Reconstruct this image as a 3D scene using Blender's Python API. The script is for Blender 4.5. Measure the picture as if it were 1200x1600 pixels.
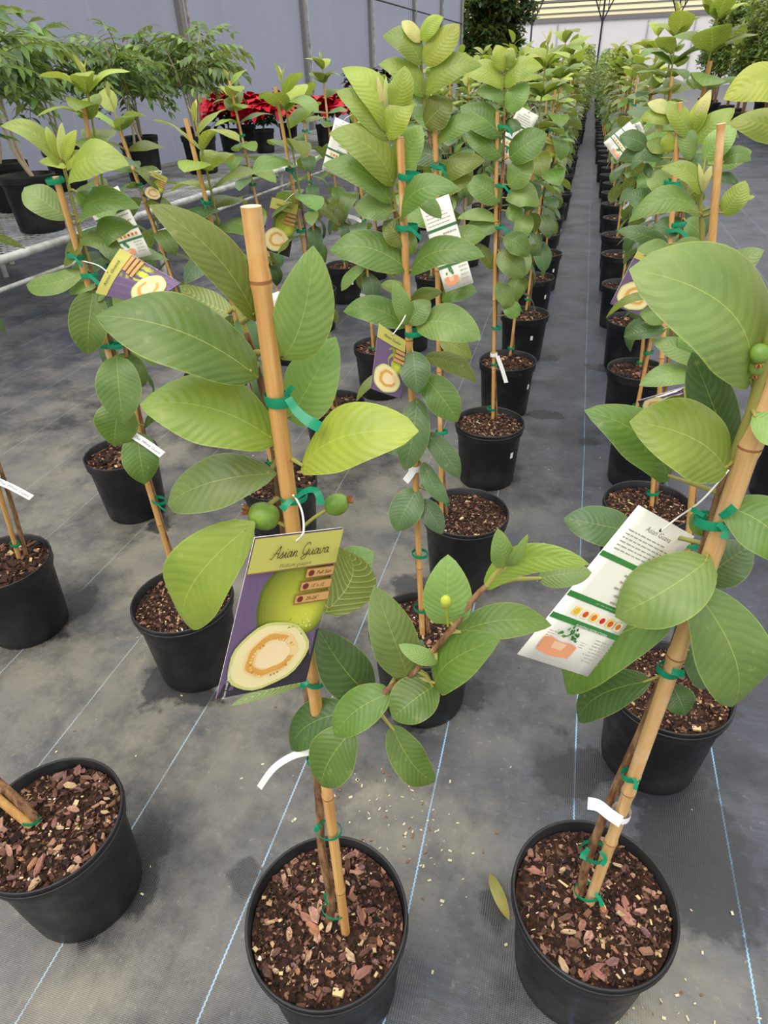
import bpy, math, random
import numpy as np
from mathutils import Vector, Matrix, noise

# ------------------------------------------------------------------ camera, sky, light, exposure
for o in list(bpy.data.objects): bpy.data.objects.remove(o)
SC = bpy.context.scene
COL = SC.collection
F = 1000.0                       # focal length in pixels of the 1200 x 1600 frame
H = 1.29                         # eye height in metres
def nrm(a): return a / np.linalg.norm(a)
dY = nrm(np.array([328., -704., F]))
_ny = F * F / (704 - 328 * .04)
_n = nrm(np.array([.04 * _ny, _ny, F]))
_dn = nrm(_n - _n.dot(dY) * dY)
dX = np.cross(dY, -_dn)
RW = np.array([dX, dY, -_dn])    # camera (x right, y down, z forward) -> world
cam_d = bpy.data.cameras.new('camera'); cam = bpy.data.objects.new('camera', cam_d); COL.objects.link(cam)
cam_d.sensor_fit = 'VERTICAL'; cam_d.sensor_height = 36; cam_d.sensor_width = 27
cam_d.lens = 36 * F / 1600; cam_d.clip_start = .02; cam_d.clip_end = 300
M = Matrix.Identity(4)
for i in range(3):
    M[i][0] = RW[i][0]; M[i][1] = -RW[i][1]; M[i][2] = -RW[i][2]
M.translation = (0, 0, H)
cam.matrix_world = M
SC.camera = cam
CAMP = Vector((0, 0, H))

W = bpy.data.worlds.new('sky'); SC.world = W; W.use_nodes = True
bg = W.node_tree.nodes['Background']
# overcast sky seen through a white roof: three times brighter overhead than at the horizon
_t = W.node_tree; _g = _t.nodes.new('ShaderNodeTexCoord'); _s = _t.nodes.new('ShaderNodeSeparateXYZ'); _t.links.new(_g.outputs['Generated'], _s.inputs[0])
_m = _t.nodes.new('ShaderNodeMapRange'); _t.links.new(_s.outputs[2], _m.inputs[0]); _m.inputs[1].default_value = 0; _m.inputs[2].default_value = 1; _m.inputs[3].default_value = .55; _m.inputs[4].default_value = 1.65
_t.links.new(_m.outputs[0], bg.inputs[1]); bg.inputs[0].default_value = (1.0, .985, .955, 1)
sun_d = bpy.data.lights.new('sun', 'SUN'); sun_d.energy = 1.6; sun_d.angle = math.radians(50); sun_d.color = (1, .96, .88)
sun = bpy.data.objects.new('sun', sun_d); COL.objects.link(sun)
sun.rotation_euler = (math.radians(24), math.radians(-16), 0)
vs = SC.view_settings
vs.view_transform = 'Standard'; vs.look = 'None'; vs.gamma = 1; vs.use_curve_mapping = False
vs.exposure = 0.43

# ------------------------------------------------------------------ helpers
def ray(px, py): return Vector(RW @ np.array([px - 600, py - 800, F]))
def atY(px, py, Y): r = ray(px, py); return CAMP + r * (Y / r.y)
def atZ(px, py, z): r = ray(px, py); return CAMP + r * ((z - H) / r.z)
def atD(px, py, d): return CAMP + ray(px, py) * (d / F)
CF = Vector(RW[:, 2])
def cdepth(p): return (Vector(p) - CAMP).dot(CF)
def lin(*c): return tuple(((x/255)/12.92 if x/255 <= .04045 else ((x/255+.055)/1.055)**2.4) for x in c) + (1.0,)
def rnd(a, b): return random.uniform(a, b)

MATS = {}
def mat(name, rgb=None, rough=.6, spec=.35, build=None):
    if name in MATS: return MATS[name]
    m = bpy.data.materials.new(name); m.use_nodes = True; MATS[name] = m
    nt = m.node_tree; b = nt.nodes['Principled BSDF']
    if rgb: b.inputs['Base Color'].default_value = rgb; m.diffuse_color = rgb
    b.inputs['Roughness'].default_value = rough
    b.inputs['Specular IOR Level'].default_value = spec
    if build: build(nt, b)
    return m
def N(nt, t, ins=None, **at):
    n = nt.nodes.new(t)
    for k, v in at.items(): setattr(n, k, v)
    for k, v in (ins or {}).items():
        if isinstance(v, bpy.types.NodeSocket): nt.links.new(v, n.inputs[k])
        else: n.inputs[k].default_value = v
    return n
def mth(nt, op, a, b=0.0, c=None, clamp=False):
    d = {0: a, 1: b}
    if c is not None: d[2] = c
    return N(nt, 'ShaderNodeMath', d, operation=op, use_clamp=clamp).outputs[0]
def mixc(nt, fac, a, b, bt='MIX'):
    n = nt.nodes.new('ShaderNodeMix'); n.data_type = 'RGBA'; n.blend_type = bt
    for i, v in ((0, fac), (6, a), (7, b)):
        if isinstance(v, bpy.types.NodeSocket): nt.links.new(v, n.inputs[i])
        else: n.inputs[i].default_value = v
    return n.outputs[2]
def ramp(nt, v, a, b, lo=0., hi=1.):
    return N(nt, 'ShaderNodeMapRange', {0: v, 1: a, 2: b, 3: lo, 4: hi}).outputs[0]
def noi(nt, vec, scale, detail=3., rough=.55):
    return N(nt, 'ShaderNodeTexNoise', {'Vector': vec, 'Scale': scale, 'Detail': detail, 'Roughness': rough}).outputs[0]
def bump(nt, b, h, strength=.3, dist=.002):
    n = N(nt, 'ShaderNodeBump', {'Height': h, 'Strength': strength, 'Distance': dist})
    nt.links.new(n.outputs[0], b.inputs['Normal'])
def objc(nt): return N(nt, 'ShaderNodeTexCoord').outputs['Object']

def leaf_mat(name, source, underside=False):
    def build(nt, b):
        L = nt.links
        uv = N(nt, 'ShaderNodeUVMap').outputs[0]
        s = N(nt, 'ShaderNodeSeparateXYZ', {0: uv})
        u, v = s.outputs[0], mth(nt, 'ABSOLUTE', mth(nt, 'MULTIPLY_ADD', s.outputs[1], 2., -1.))
        if source == 'object': base = N(nt, 'ShaderNodeObjectInfo').outputs['Color']
        else: base = N(nt, 'ShaderNodeAttribute', attribute_name='Col').outputs['Color']
        wid = mth(nt, 'MULTIPLY_ADD', u, -.016, .026)
        mid = mth(nt, 'SUBTRACT', 1., mth(nt, 'DIVIDE', v, wid), clamp=True)
        wob = mth(nt, 'MULTIPLY', mth(nt, 'SUBTRACT', noi(nt, objc(nt), 18., 2.), .5), 1.5)
        t = mth(nt, 'FRACT', mth(nt, 'ADD', mth(nt, 'SUBTRACT', mth(nt, 'MULTIPLY', u, 12.), mth(nt, 'MULTIPLY', mth(nt, 'POWER', v, 1.35), 2.6)), wob))
        d = mth(nt, 'ABSOLUTE', mth(nt, 'SUBTRACT', t, .5))
        sec = ramp(nt, d, .0, .10, 1, 0)
        broad = ramp(nt, d, .0, .5, 1, 0)
        edge = ramp(nt, v, .955, .985, 0, 1)
        co = objc(nt)
        n1 = noi(nt, co, 24., 3.)
        spk = ramp(nt, noi(nt, co, 85., 2.), .66, .74)
        varied = mixc(nt, ramp(nt, n1, .3, .72), mixc(nt, 1., base, (.80, .86, .82, 1), 'MULTIPLY'), mixc(nt, 1., base, (1.15, 1.1, 1.02, 1), 'MULTIPLY'))
        dusty_sunspecks = mixc(nt, mth(nt, 'MULTIPLY', broad, .04), varied, (.30, .42, .22, 1))
        dusty_sunspecks = mixc(nt, mth(nt, 'MULTIPLY', spk, .16), dusty_sunspecks, (.55, .55, .25, 1))  # pale specks imitate sun flecks, mixed into the leaf colour
        vein = mixc(nt, .62, base, (.55, .62, .16, 1))
        f = mth(nt, 'MAXIMUM', mth(nt, 'MULTIPLY', sec, .08), mth(nt, 'MAXIMUM', mth(nt, 'MULTIPLY', mid, .9), mth(nt, 'MULTIPLY', edge, .45)))
        top = mixc(nt, f, dusty_sunspecks, vein)
        pale = mixc(nt, .45, base, (.26, .33, .10, 1))
        f2 = mth(nt, 'MAXIMUM', mth(nt, 'MULTIPLY', sec, .75), mid)
        und = mixc(nt, f2, pale, (.60, .62, .24, 1))
        back = N(nt, 'ShaderNodeNewGeometry').outputs['Backfacing']
        colr = mixc(nt, back, top, und)
        L.new(colr, b.inputs['Base Color'])
        b.inputs['Roughness'].default_value = .38; b.inputs['Specular IOR Level'].default_value = .5
        bump(nt, b, mth(nt, 'ADD', mth(nt, 'MULTIPLY', broad, -1.), mth(nt, 'MULTIPLY', n1, .5)), .16, .002)
        tr = N(nt, 'ShaderNodeBsdfTranslucent', {0: mixc(nt, 1., colr, (1.2, 1.18, .58, 1), 'MULTIPLY')})
        mx = N(nt, 'ShaderNodeMixShader', {0: .30, 1: b.outputs[0], 2: tr.outputs[0]})
        L.new(mx.outputs[0], nt.nodes['Material Output'].inputs[0])
    return mat(name, None, .45, .3, build)
LEAF = leaf_mat('guava_leaf', 'object')
LEAFV = leaf_mat('foliage_leaf', 'attribute')

def b_bamboo(nt, b):
    co = objc(nt)
    st = N(nt, 'ShaderNodeMapping', {0: co, 3: (90, 90, 3)}).outputs[0]
    c = mixc(nt, ramp(nt, noi(nt, st, 2.), .3, .7), lin(214, 170, 104), lin(190, 138, 78))
    c = mixc(nt, ramp(nt, noi(nt, co, 14.), .55, .75), c, lin(228, 194, 142))
    c = mixc(nt, 1., c, N(nt, 'ShaderNodeObjectInfo').outputs['Color'], 'MULTIPLY')
    nt.links.new(c, b.inputs['Base Color']); bump(nt, b, noi(nt, st, 4.), .15, .001)
BAMBOO = mat('bamboo', None, .42, .4, b_bamboo)
BNODE = mat('bamboo_node', lin(150, 100, 58), .6)
BCUT = mat('bamboo_cut', lin(238, 205, 160), .7)
def b_bark(nt, b):
    co = objc(nt)
    st = N(nt, 'ShaderNodeMapping', {0: co, 3: (60, 60, 12)}).outputs[0]
    n1 = noi(nt, st, 2.5, 4.)
    c = mixc(nt, ramp(nt, n1, .35, .65), lin(96, 66, 44), lin(158, 122, 88))
    nt.links.new(c, b.inputs['Base Color']); bump(nt, b, n1, .5, .002)
BARK = mat('stem_bark', None, .75, .25, b_bark)
def b_gstem(nt, b):
    c = mixc(nt, noi(nt, objc(nt), 30.), lin(128, 140, 62), lin(166, 150, 84))
    nt.links.new(c, b.inputs['Base Color'])
GSTEM = mat('green_stem', None, .55, .3, b_gstem)
def b_pot(nt, b):
    co = objc(nt)
    c = mixc(nt, ramp(nt, noi(nt, co, 9., 5.), .45, .8), lin(20, 21, 23), lin(50, 50, 50))
    nt.links.new(c, b.inputs['Base Color'])
    nt.links.new(ramp(nt, noi(nt, co, 30.), .3, .7, .34, .55), b.inputs['Roughness'])
    bump(nt, b, noi(nt, co, 60.), .06, .001)
POT = mat('black_pot_plastic', None, .45, .4, b_pot)
def b_soil(nt, b):
    co = objc(nt)
    n1 = noi(nt, co, 110., 5.); n2 = N(nt, 'ShaderNodeTexVoronoi', {'Vector': co, 'Scale': 120.}).outputs['Color']
    sp = N(nt, 'ShaderNodeSeparateColor', {0: n2}).outputs[0]
    c = mixc(nt, ramp(nt, n1, .3, .7), lin(30, 20, 15), lin(74, 50, 38))
    c = mixc(nt, ramp(nt, sp, .86, .94), c, lin(150, 112, 92))
    nt.links.new(c, b.inputs['Base Color']); bump(nt, b, mth(nt, 'ADD', n1, sp), .9, .004)
SOIL = mat('potting_soil', None, .9, .2, b_soil)
def b_chip(nt, b):
    oc = N(nt, 'ShaderNodeObjectInfo').outputs['Color']
    n1 = noi(nt, objc(nt), 2.5, 4.)
    nt.links.new(mixc(nt, ramp(nt, n1, .3, .7), mixc(nt, 1., oc, (.6, .55, .5, 1), 'MULTIPLY'), oc), b.inputs['Base Color'])
    bump(nt, b, n1, .5, .05)
CHIP = mat('bark_chip', None, .75, .3, b_chip)
def b_mulch(nt, b):
    r = N(nt, 'ShaderNodeNewGeometry').outputs['Random Per Island']
    cr = nt.nodes.new('ShaderNodeValToRGB'); nt.links.new(r, cr.inputs[0]); e = cr.color_ramp; e.interpolation = 'CONSTANT'
    cs = [(0, (34, 22, 16)), (.35, (52, 33, 25)), (.6, (78, 50, 39)), (.74, (106, 74, 60)), (.86, (140, 104, 88)), (.935, (164, 136, 98)), (.972, (196, 174, 128)), (.991, (236, 230, 218))]
    while len(e.elements) < len(cs): e.elements.new(.5)
    for el, (p, c) in zip(e.elements, cs): el.position = p; el.color = lin(*c)
    nt.links.new(cr.outputs[0], b.inputs['Base Color'])
MULCH = mat('mulch_bits', None, .8, .25, b_mulch)
def b_ribbon(nt, b):
    c = mixc(nt, noi(nt, objc(nt), 60.), lin(0, 118, 80), lin(18, 160, 118))
    nt.links.new(c, b.inputs['Base Color'])
    tr = N(nt, 'ShaderNodeBsdfTranslucent', {0: lin(20, 165, 120)})
    mx = N(nt, 'ShaderNodeMixShader', {0: .25, 1: b.outputs[0], 2: tr.outputs[0]})
    nt.links.new(mx.outputs[0], nt.nodes['Material Output'].inputs[0])
RIBBON = mat('green_ribbon', None, .3, .5, b_ribbon)
WHITE = mat('white_plastic', lin(238, 238, 236), .5)
STRING = mat('white_string', lin(240, 238, 232), .6)
CARD = mat('card_white', lin(248, 246, 234), .45)
PC = lambda r, g, b: mat('print_%d_%d_%d' % (r, g, b), lin(r, g, b), .5, .3)
def b_fruit(nt, b):
    n1 = noi(nt, objc(nt), 40., 3.)
    nt.links.new(mixc(nt, ramp(nt, n1, .35, .65), lin(76, 116, 42), lin(128, 156, 62)), b.inputs['Base Color']); bump(nt, b, n1, .35, .004)
FRUIT = mat('green_fruit', None, .42, .4, b_fruit)
BUDM = mat('bud_green', lin(176, 186, 66), .5)
CALYX = mat('dry_calyx', lin(150, 92, 48), .8)
STEEL = mat('galvanised_steel', None, .45, .5, lambda nt, b: (nt.links.new(mixc(nt, ramp(nt, noi(nt, objc(nt), 7., 5.), .35, .7), lin(196, 200, 196), lin(120, 118, 108)), b.inputs['Base Color'])))
POSTM = mat('post_metal', lin(126, 124, 120), .5, .4)
DARKM = mat('dark_metal', lin(38, 40, 46), .5)

def mesh(name, V, Fc, mats, uv=None, mi=None, smooth=True, colr=None):
    me = bpy.data.meshes.new(name)
    me.from_pydata([tuple(v) for v in V], [], Fc)
    for m in (mats if isinstance(mats, (list, tuple)) else [mats]): me.materials.append(m)
    li = np.empty(len(me.loops), dtype=np.int32); me.loops.foreach_get('vertex_index', li)
    if uv is not None:
        l = me.uv_layers.new(name='UVMap'); a = np.asarray(uv, dtype=np.float32)[li]
        l.data.foreach_set('uv', a.ravel())
    if colr is not None:
        ca = me.color_attributes.new('Col', 'FLOAT_COLOR', 'POINT')
        ca.data.foreach_set('color', np.asarray(colr, dtype=np.float32).ravel())
    if mi is not None: me.polygons.foreach_set('material_index', np.asarray(mi, dtype=np.int32))
    if smooth: me.polygons.foreach_set('use_smooth', np.ones(len(me.polygons), dtype=bool))
    me.update()
    return me
def put(name, me, parent=None, loc=(0, 0, 0), kind=None, color=None, label=None):
    o = bpy.data.objects.new(name, me); COL.objects.link(o)
    o.parent = parent; o.location = loc
    if kind: o['kind'] = kind
    if color: o.color = color
    if label: o['label'] = label
    return o
def thing(name, label, cat, loc, group=None):
    o = bpy.data.objects.new(name, None); COL.objects.link(o); o.location = loc; o.empty_display_size = .05
    o['label'] = label; o['category'] = cat
    if group: o['group'] = group
    return o
def tag(o, label, cat, group=None):
    o['label'] = label; o['category'] = cat
    if group: o['group'] = group
    return o
class MB:
    def __init__(s): s.V = []; s.F = []; s.MI = []
    def add(s, V, Fc, mi=0):
        n = len(s.V); s.V += [Vector(v) for v in V]; s.F += [tuple(i + n for i in f) for f in Fc]; s.MI += [mi] * len(Fc)
        return s
    def box(s, c, d, mi=0, rot=None):
        c = Vector(c); x, y, z = (q / 2 for q in d)
        vs_ = [Vector((i * x, j * y, k * z)) for k in (-1, 1) for j in (-1, 1) for i in (-1, 1)]
        if rot: vs_ = [rot @ v for v in vs_]
        return s.add([c + v for v in vs_], [(0, 2, 3, 1), (4, 5, 7, 6), (0, 1, 5, 4), (2, 6, 7, 3), (0, 4, 6, 2), (1, 3, 7, 5)], mi)
    def tube(s, P, R, n=8, mi=0, cap=True, capmi=None):
        P = [Vector(p) for p in P]
        if not isinstance(R, (list, tuple)): R = [R] * len(P)
        ref = None; V = []; Fc = []
        for i, p in enumerate(P):
            t = (P[min(i + 1, len(P) - 1)] - P[max(i - 1, 0)]).normalized()
            if ref is None: ref = t.orthogonal()
            ref = (ref - t * ref.dot(t)); ref.normalize(); bn = t.cross(ref)
            V += [p + (ref * math.cos(2 * math.pi * k / n) + bn * math.sin(2 * math.pi * k / n)) * R[i] for k in range(n)]
        for i in range(len(P) - 1):
            for k in range(n):
                Fc.append((i * n + k, i * n + (k + 1) % n, (i + 1) * n + (k + 1) % n, (i + 1) * n + k))
        s.add(V, Fc, mi)
        if cap:
            s.add(V[:n], [tuple(range(n))[::-1]], mi); s.add(V[-n:], [tuple(range(n))], mi if capmi is None else capmi)
        return s
    def lathe(s, prof, n=32, mi=0, c=(0, 0, 0)):
        c = Vector(c)
        V = [c + Vector((r * math.cos(2 * math.pi * k / n), r * math.sin(2 * math.pi * k / n), z)) for r, z in prof for k in range(n)]
        Fc = [(i * n + k, i * n + (k + 1) % n, (i + 1) * n + (k + 1) % n, (i + 1) * n + k) for i in range(len(prof) - 1) for k in range(n)]
        return s.add(V, Fc, mi)
    def strip(s, P, side, w, mi=0):
        V = []; P = [Vector(p) for p in P]
        for i, p in enumerate(P):
            sd = Vector(side[i] if isinstance(side, list) else side).normalized()
            ww = w[i] if isinstance(w, list) else w
            V += [p - sd * ww / 2, p + sd * ww / 2]
        return s.add(V, [(2 * i, 2 * i + 1, 2 * i + 3, 2 * i + 2) for i in range(len(P) - 1)], mi)
    def build(s, name, mats, parent=None, off=(0, 0, 0), smooth=True, **kw):
        o_ = Vector(off)
        return put(name, mesh(name, [v - o_ for v in s.V], s.F, mats, mi=s.MI, smooth=smooth), parent, **kw)
def catmull(P, k=6):
    P = [Vector(p) for p in P]; out = []
    for i in range(len(P) - 1):
        a, b, c, d = P[max(i - 1, 0)], P[i], P[i + 1], P[min(i + 2, len(P) - 1)]
        for j in range(k):
            t = j / k
            out.append(.5 * ((2 * b) + (c - a) * t + (2 * a - 5 * b + 4 * c - d) * t * t + (3 * b - a - 3 * c + d) * t ** 3))
    return out + [P[-1]]

# ------------------------------------------------------------------ setting
random.seed(4)
def b_floor(nt, b):
    co = objc(nt); L = nt.links
    s = N(nt, 'ShaderNodeSeparateXYZ', {0: co}); x, y = s.outputs[0], s.outputs[1]
    big = noi(nt, co, 1.3, 5., .6); mid = noi(nt, co, 5., 5., .65); fine = noi(nt, co, 55., 4., .7)
    st = N(nt, 'ShaderNodeMapping', {0: co, 3: (5, 60, 1)}).outputs[0]
    streak = noi(nt, st, 3., 3.)
    st2 = noi(nt, N(nt, 'ShaderNodeMapping', {0: co, 3: (14, 300, 1)}).outputs[0], 2., 2.)
    streak = mth(nt, 'ADD', mth(nt, 'MULTIPLY', streak, .55), mth(nt, 'MULTIPLY', st2, .45))
    c = mixc(nt, ramp(nt, streak, .32, .68), lin(42, 46, 57), lin(67, 73, 88))
    leftness = ramp(nt, x, .1, -1.0, 0, 1)
    dirt = mth(nt, 'MULTIPLY', ramp(nt, mth(nt, 'ADD', mth(nt, 'MULTIPLY', big, .5), mth(nt, 'MULTIPLY', mid, .5)), .40, .60), mth(nt, 'MULTIPLY_ADD', leftness, .55, .06), clamp=True)
    c = mixc(nt, dirt, c, lin(126, 121, 113))
    alg = N(nt, 'ShaderNodeAttribute', attribute_name='algae').outputs['Fac']
    c = mixc(nt, mth(nt, 'MULTIPLY', mth(nt, 'MULTIPLY', alg, ramp(nt, mid, .3, .6, .25, 1)), .95, clamp=True), c, lin(132, 127, 112))
    c = mixc(nt, mth(nt, 'MULTIPLY', ramp(nt, fine, .60, .74), .35), c, lin(176, 170, 152))
    c = mixc(nt, mth(nt, 'MULTIPLY', ramp(nt, noi(nt, co, 3.1, 6., .7), .46, .64), .85), c, lin(34, 36, 42))
    c = mixc(nt, mth(nt, 'MULTIPLY', ramp(nt, noi(nt, N(nt, 'ShaderNodeMapping', {0: co, 1: (7, 3, 0), 3: (1, 1.8, 1)}).outputs[0], 1.9, 7., .68), .54, .72), .35), c, lin(116, 116, 121))
    # woven ribs
    wv = mth(nt, 'SINE', mth(nt, 'MULTIPLY', y, 2300.)); wx = mth(nt, 'SINE', mth(nt, 'MULTIPLY', x, 1500.))
    weave = mth(nt, 'ADD', wv, wx)
    c = mixc(nt, mth(nt, 'MULTIPLY', ramp(nt, weave, -1.5, 1.5, 0, 1), .05), c, (.01, .01, .012, 1))
    # printed guide stripes every foot
    wig = mth(nt, 'ADD', mth(nt, 'MULTIPLY', mth(nt, 'SINE', mth(nt, 'MULTIPLY', y, 780.)), .0006), mth(nt, 'MULTIPLY', mth(nt, 'SUBTRACT', noi(nt, co, .9, 2.), .5), .025))
    q = mth(nt, 'PINGPONG', mth(nt, 'ADD', mth(nt, 'ADD', x, wig), .145 + .296 * 20), .148)
    line = mth(nt, 'MULTIPLY', ramp(nt, q, .0011, .0019, 1, 0), mth(nt, 'MULTIPLY', ramp(nt, noi(nt, co, 9., 4.), .3, .55, .3, .95), ramp(nt, mth(nt, 'ADD', y, mth(nt, 'MULTIPLY', leftness, 1.2)), .9, 2.6, 1., .35)))
    c = mixc(nt, line, c, mixc(nt, leftness, lin(136, 184, 226), lin(170, 184, 192)))
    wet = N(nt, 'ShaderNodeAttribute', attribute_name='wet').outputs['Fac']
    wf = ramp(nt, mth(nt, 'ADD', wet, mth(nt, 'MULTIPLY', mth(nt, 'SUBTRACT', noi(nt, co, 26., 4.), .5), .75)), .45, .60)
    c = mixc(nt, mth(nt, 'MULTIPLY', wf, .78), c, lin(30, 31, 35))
    L.new(c, b.inputs['Base Color'])
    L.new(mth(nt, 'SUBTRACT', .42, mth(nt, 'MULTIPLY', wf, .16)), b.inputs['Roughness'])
    bump(nt, b, mth(nt, 'ADD', mth(nt, 'MULTIPLY', weave, .25), mth(nt, 'MULTIPLY', mid, 3.)), .25, .004)
FLOOR = mat('woven_ground_fabric', None, .5, .5, b_floor)

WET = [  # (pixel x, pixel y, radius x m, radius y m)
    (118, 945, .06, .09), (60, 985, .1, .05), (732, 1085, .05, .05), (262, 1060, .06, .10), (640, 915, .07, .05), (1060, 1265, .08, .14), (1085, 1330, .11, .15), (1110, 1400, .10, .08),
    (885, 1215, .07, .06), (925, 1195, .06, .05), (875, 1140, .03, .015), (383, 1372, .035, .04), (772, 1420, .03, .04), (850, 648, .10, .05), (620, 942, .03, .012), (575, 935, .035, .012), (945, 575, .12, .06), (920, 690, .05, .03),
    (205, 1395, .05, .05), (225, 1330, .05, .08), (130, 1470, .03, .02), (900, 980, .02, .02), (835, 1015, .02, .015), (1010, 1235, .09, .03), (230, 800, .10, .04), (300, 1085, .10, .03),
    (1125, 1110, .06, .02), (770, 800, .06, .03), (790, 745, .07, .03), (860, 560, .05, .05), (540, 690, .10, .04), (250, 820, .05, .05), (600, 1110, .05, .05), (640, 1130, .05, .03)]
ALG = [(330, 900, .75, .8), (520, 800, .5, .7), (200, 700, .6, .6), (330, 1090, .45, .35), (420, 960, .3, .25), (230, 1010, .3, .3), (640, 1320, .2, .12), (590, 1240, .12, .1), (1010, 1560, .2, .12), (330, 900, .35, .2), (180, 640, .3, .3), (560, 760, .3, .3), (640, 900, .2, .2), (60, 1560, .2, .12)]
def blob(lst, p):
    s_ = 0
    for cx, cy, rx, ry in lst:
        d = ((p[0] - cx) / rx) ** 2 + ((p[1] - cy) / ry) ** 2
        if d < 4: s_ = max(s_, max(0, 1 - .5 * d ** .5))
    return s_
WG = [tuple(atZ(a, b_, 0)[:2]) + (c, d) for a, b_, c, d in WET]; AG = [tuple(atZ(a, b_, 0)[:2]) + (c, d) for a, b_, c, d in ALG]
xs = [-6, -5, -4.4, -4, -3.5, -3, -2.6, -2.3] + [round(-2 + .025 * i, 4) for i in range(129)] + [1.5, 2, 3, 4, 6, 9]
ys = [-1, -.6] + [round(-.3 + .025 * i, 4) for i in range(153)] + [3.8, 4.5, 6, 9, 14, 22, 34, 46, 60]
V = [(x, y, 0) for y in ys for x in xs]; nx = len(xs)
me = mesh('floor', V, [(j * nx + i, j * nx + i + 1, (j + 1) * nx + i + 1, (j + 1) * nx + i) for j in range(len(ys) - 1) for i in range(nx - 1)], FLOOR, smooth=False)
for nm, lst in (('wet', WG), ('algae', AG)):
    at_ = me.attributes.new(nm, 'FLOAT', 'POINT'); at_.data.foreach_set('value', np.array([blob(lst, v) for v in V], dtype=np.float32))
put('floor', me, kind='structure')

def b_cloth(nt, b):
    co = objc(nt); s = N(nt, 'ShaderNodeSeparateXYZ', {0: co})
    st = N(nt, 'ShaderNodeMapping', {0: co, 3: (1, .8, .35)}).outputs[0]
    c = mixc(nt, ramp(nt, noi(nt, st, 2.2, 4.), .3, .7), lin(96, 101, 118), lin(112, 117, 135))
    c = mixc(nt, mth(nt, 'MULTIPLY', ramp(nt, noi(nt, N(nt, 'ShaderNodeMapping', {0: co, 3: (1, 6, .2)}).outputs[0], 2., 4.), .62, .8), .5), c, lin(160, 164, 176))
    nt.links.new(c, b.inputs['Base Color'])
    h = mth(nt, 'ADD', mth(nt, 'SINE', mth(nt, 'MULTIPLY', s.outputs[2], 320.)), mth(nt, 'SINE', mth(nt, 'MULTIPLY', s.outputs[1], 320.)))
    bump(nt, b, h, .2, .002)
    tr = N(nt, 'ShaderNodeBsdfTranslucent', {0: lin(172, 178, 196)})   # daylight glows through the weave
    nt.links.new(N(nt, 'ShaderNodeMixShader', {0: .4, 1: b.outputs[0], 2: tr.outputs[0]}).outputs[0], nt.nodes['Material Output'].inputs[0])
CLOTH = mat('grey_shade_cloth', None, .7, .3, b_cloth)
XW = -4.75
wl = MB()   # hung cloth, billowing a little between the posts
NY = 60
Vw = []; 
for i in range(NY + 1):
    Y = -1 + 30.5 * i / NY
    for k, z in enumerate((0, .6, 1.2, 1.8, 2.6, 3.5, 4.4)):
        Vw.append((XW - .05 - .06 * abs(math.sin(math.pi * (Y - 8.6) / 3.9)) * (1 if 0 < k < 6 else .3), Y, z))
put('wall_left', mesh('wall_left', Vw, [(i * 7 + k, i * 7 + k + 1, (i + 1) * 7 + k + 1, (i + 1) * 7 + k) for i in range(NY) for k in range(6)], CLOTH), kind='structure')
t_n = 0
for Y in (4.7, 8.55, 12.6, 16.65, 20.9, 24.7, 28.5):
    t_n += 1
    m = MB().box((XW, Y, 2.2), (.07, .09, 4.4)).box((XW + .05, Y + .09, 2.2), (.03, .03, 4.4), 1)
    m.build('trim_%d' % t_n, [POSTM, STEEL], kind='structure', smooth=False)
for z in (2.55, ):
    t_n += 1
    MB().tube([(XW + .03, -1, z), (XW + .03, 29.5, z)], .018).build('trim_%d' % t_n, DARKM, kind='structure')

# back end wall: white panels below, louvred yellowish glazing above, trussed posts in front
WPAN = mat('pale_wall_panel', None, .7, .3, lambda nt, b: (nt.links.new(mixc(nt, noi(nt, objc(nt), 1.5, 4.), lin(206, 203, 208), lin(226, 223, 226)), b.inputs['Base Color'])))
YBW = 46.0
wb = put('wall_back', mesh('wall_back', [(-9, YBW, 0), (14, YBW, 0), (14, YBW, 3.15), (-9, YBW, 3.15)], [(0, 1, 2, 3)], WPAN, smooth=False), kind='structure')
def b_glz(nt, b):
    b.inputs['Emission Color'].default_value = lin(252, 240, 196); b.inputs['Emission Strength'].default_value = .5  # glow set in the material stands for outside daylight coming through
GLZ = mat('glowing_yellow_glazing', lin(240, 230, 186), .4, .3, b_glz)
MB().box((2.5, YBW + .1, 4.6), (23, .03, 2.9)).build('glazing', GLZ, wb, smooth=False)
for i in range(10):
    MB().box((2.5, YBW - .02, 3.25 + .28 * i), (23, .1, .09 if i else .22)).build('slat', mat('slat_grey', lin(176, 166, 150) if i else lin(120, 116, 116), .6), wb, smooth=False)
for x in (-7, -4.6, -2.2, .2, 2.6, 5, 7.4, 9.8): MB().box((x, YBW - .06, 1.55), (.05, .06, 3.1)).build('panel_joint', mat('joint', lin(160, 158, 162), .7), wb, smooth=False)
for x, Y in ((-3.0, 38), (.15, 38), (3.35, 38), (6.4, 38)):
    t_n += 1
    m = MB().tube([(x, Y, 0), (x, Y, 5)], .04)
    for sg in (-1, 1):
        m.tube([(x, Y, 2.75), (x + sg * .55, Y, 3.9)], .03).tube([(x + sg * .2, Y, 3.2), (x + sg * .2, Y, 3.6), (x + sg * .5, Y, 3.7)], .02)
    m.tube([(x - 1.6, Y, 3.75), (x + 1.6, Y, 3.75)], .03).tube([(x - 1.6, Y, 3.55), (x + 1.6, Y, 3.55)], .02)
    m.build('trim_%d' % t_n, DARKM, kind='structure')

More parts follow.
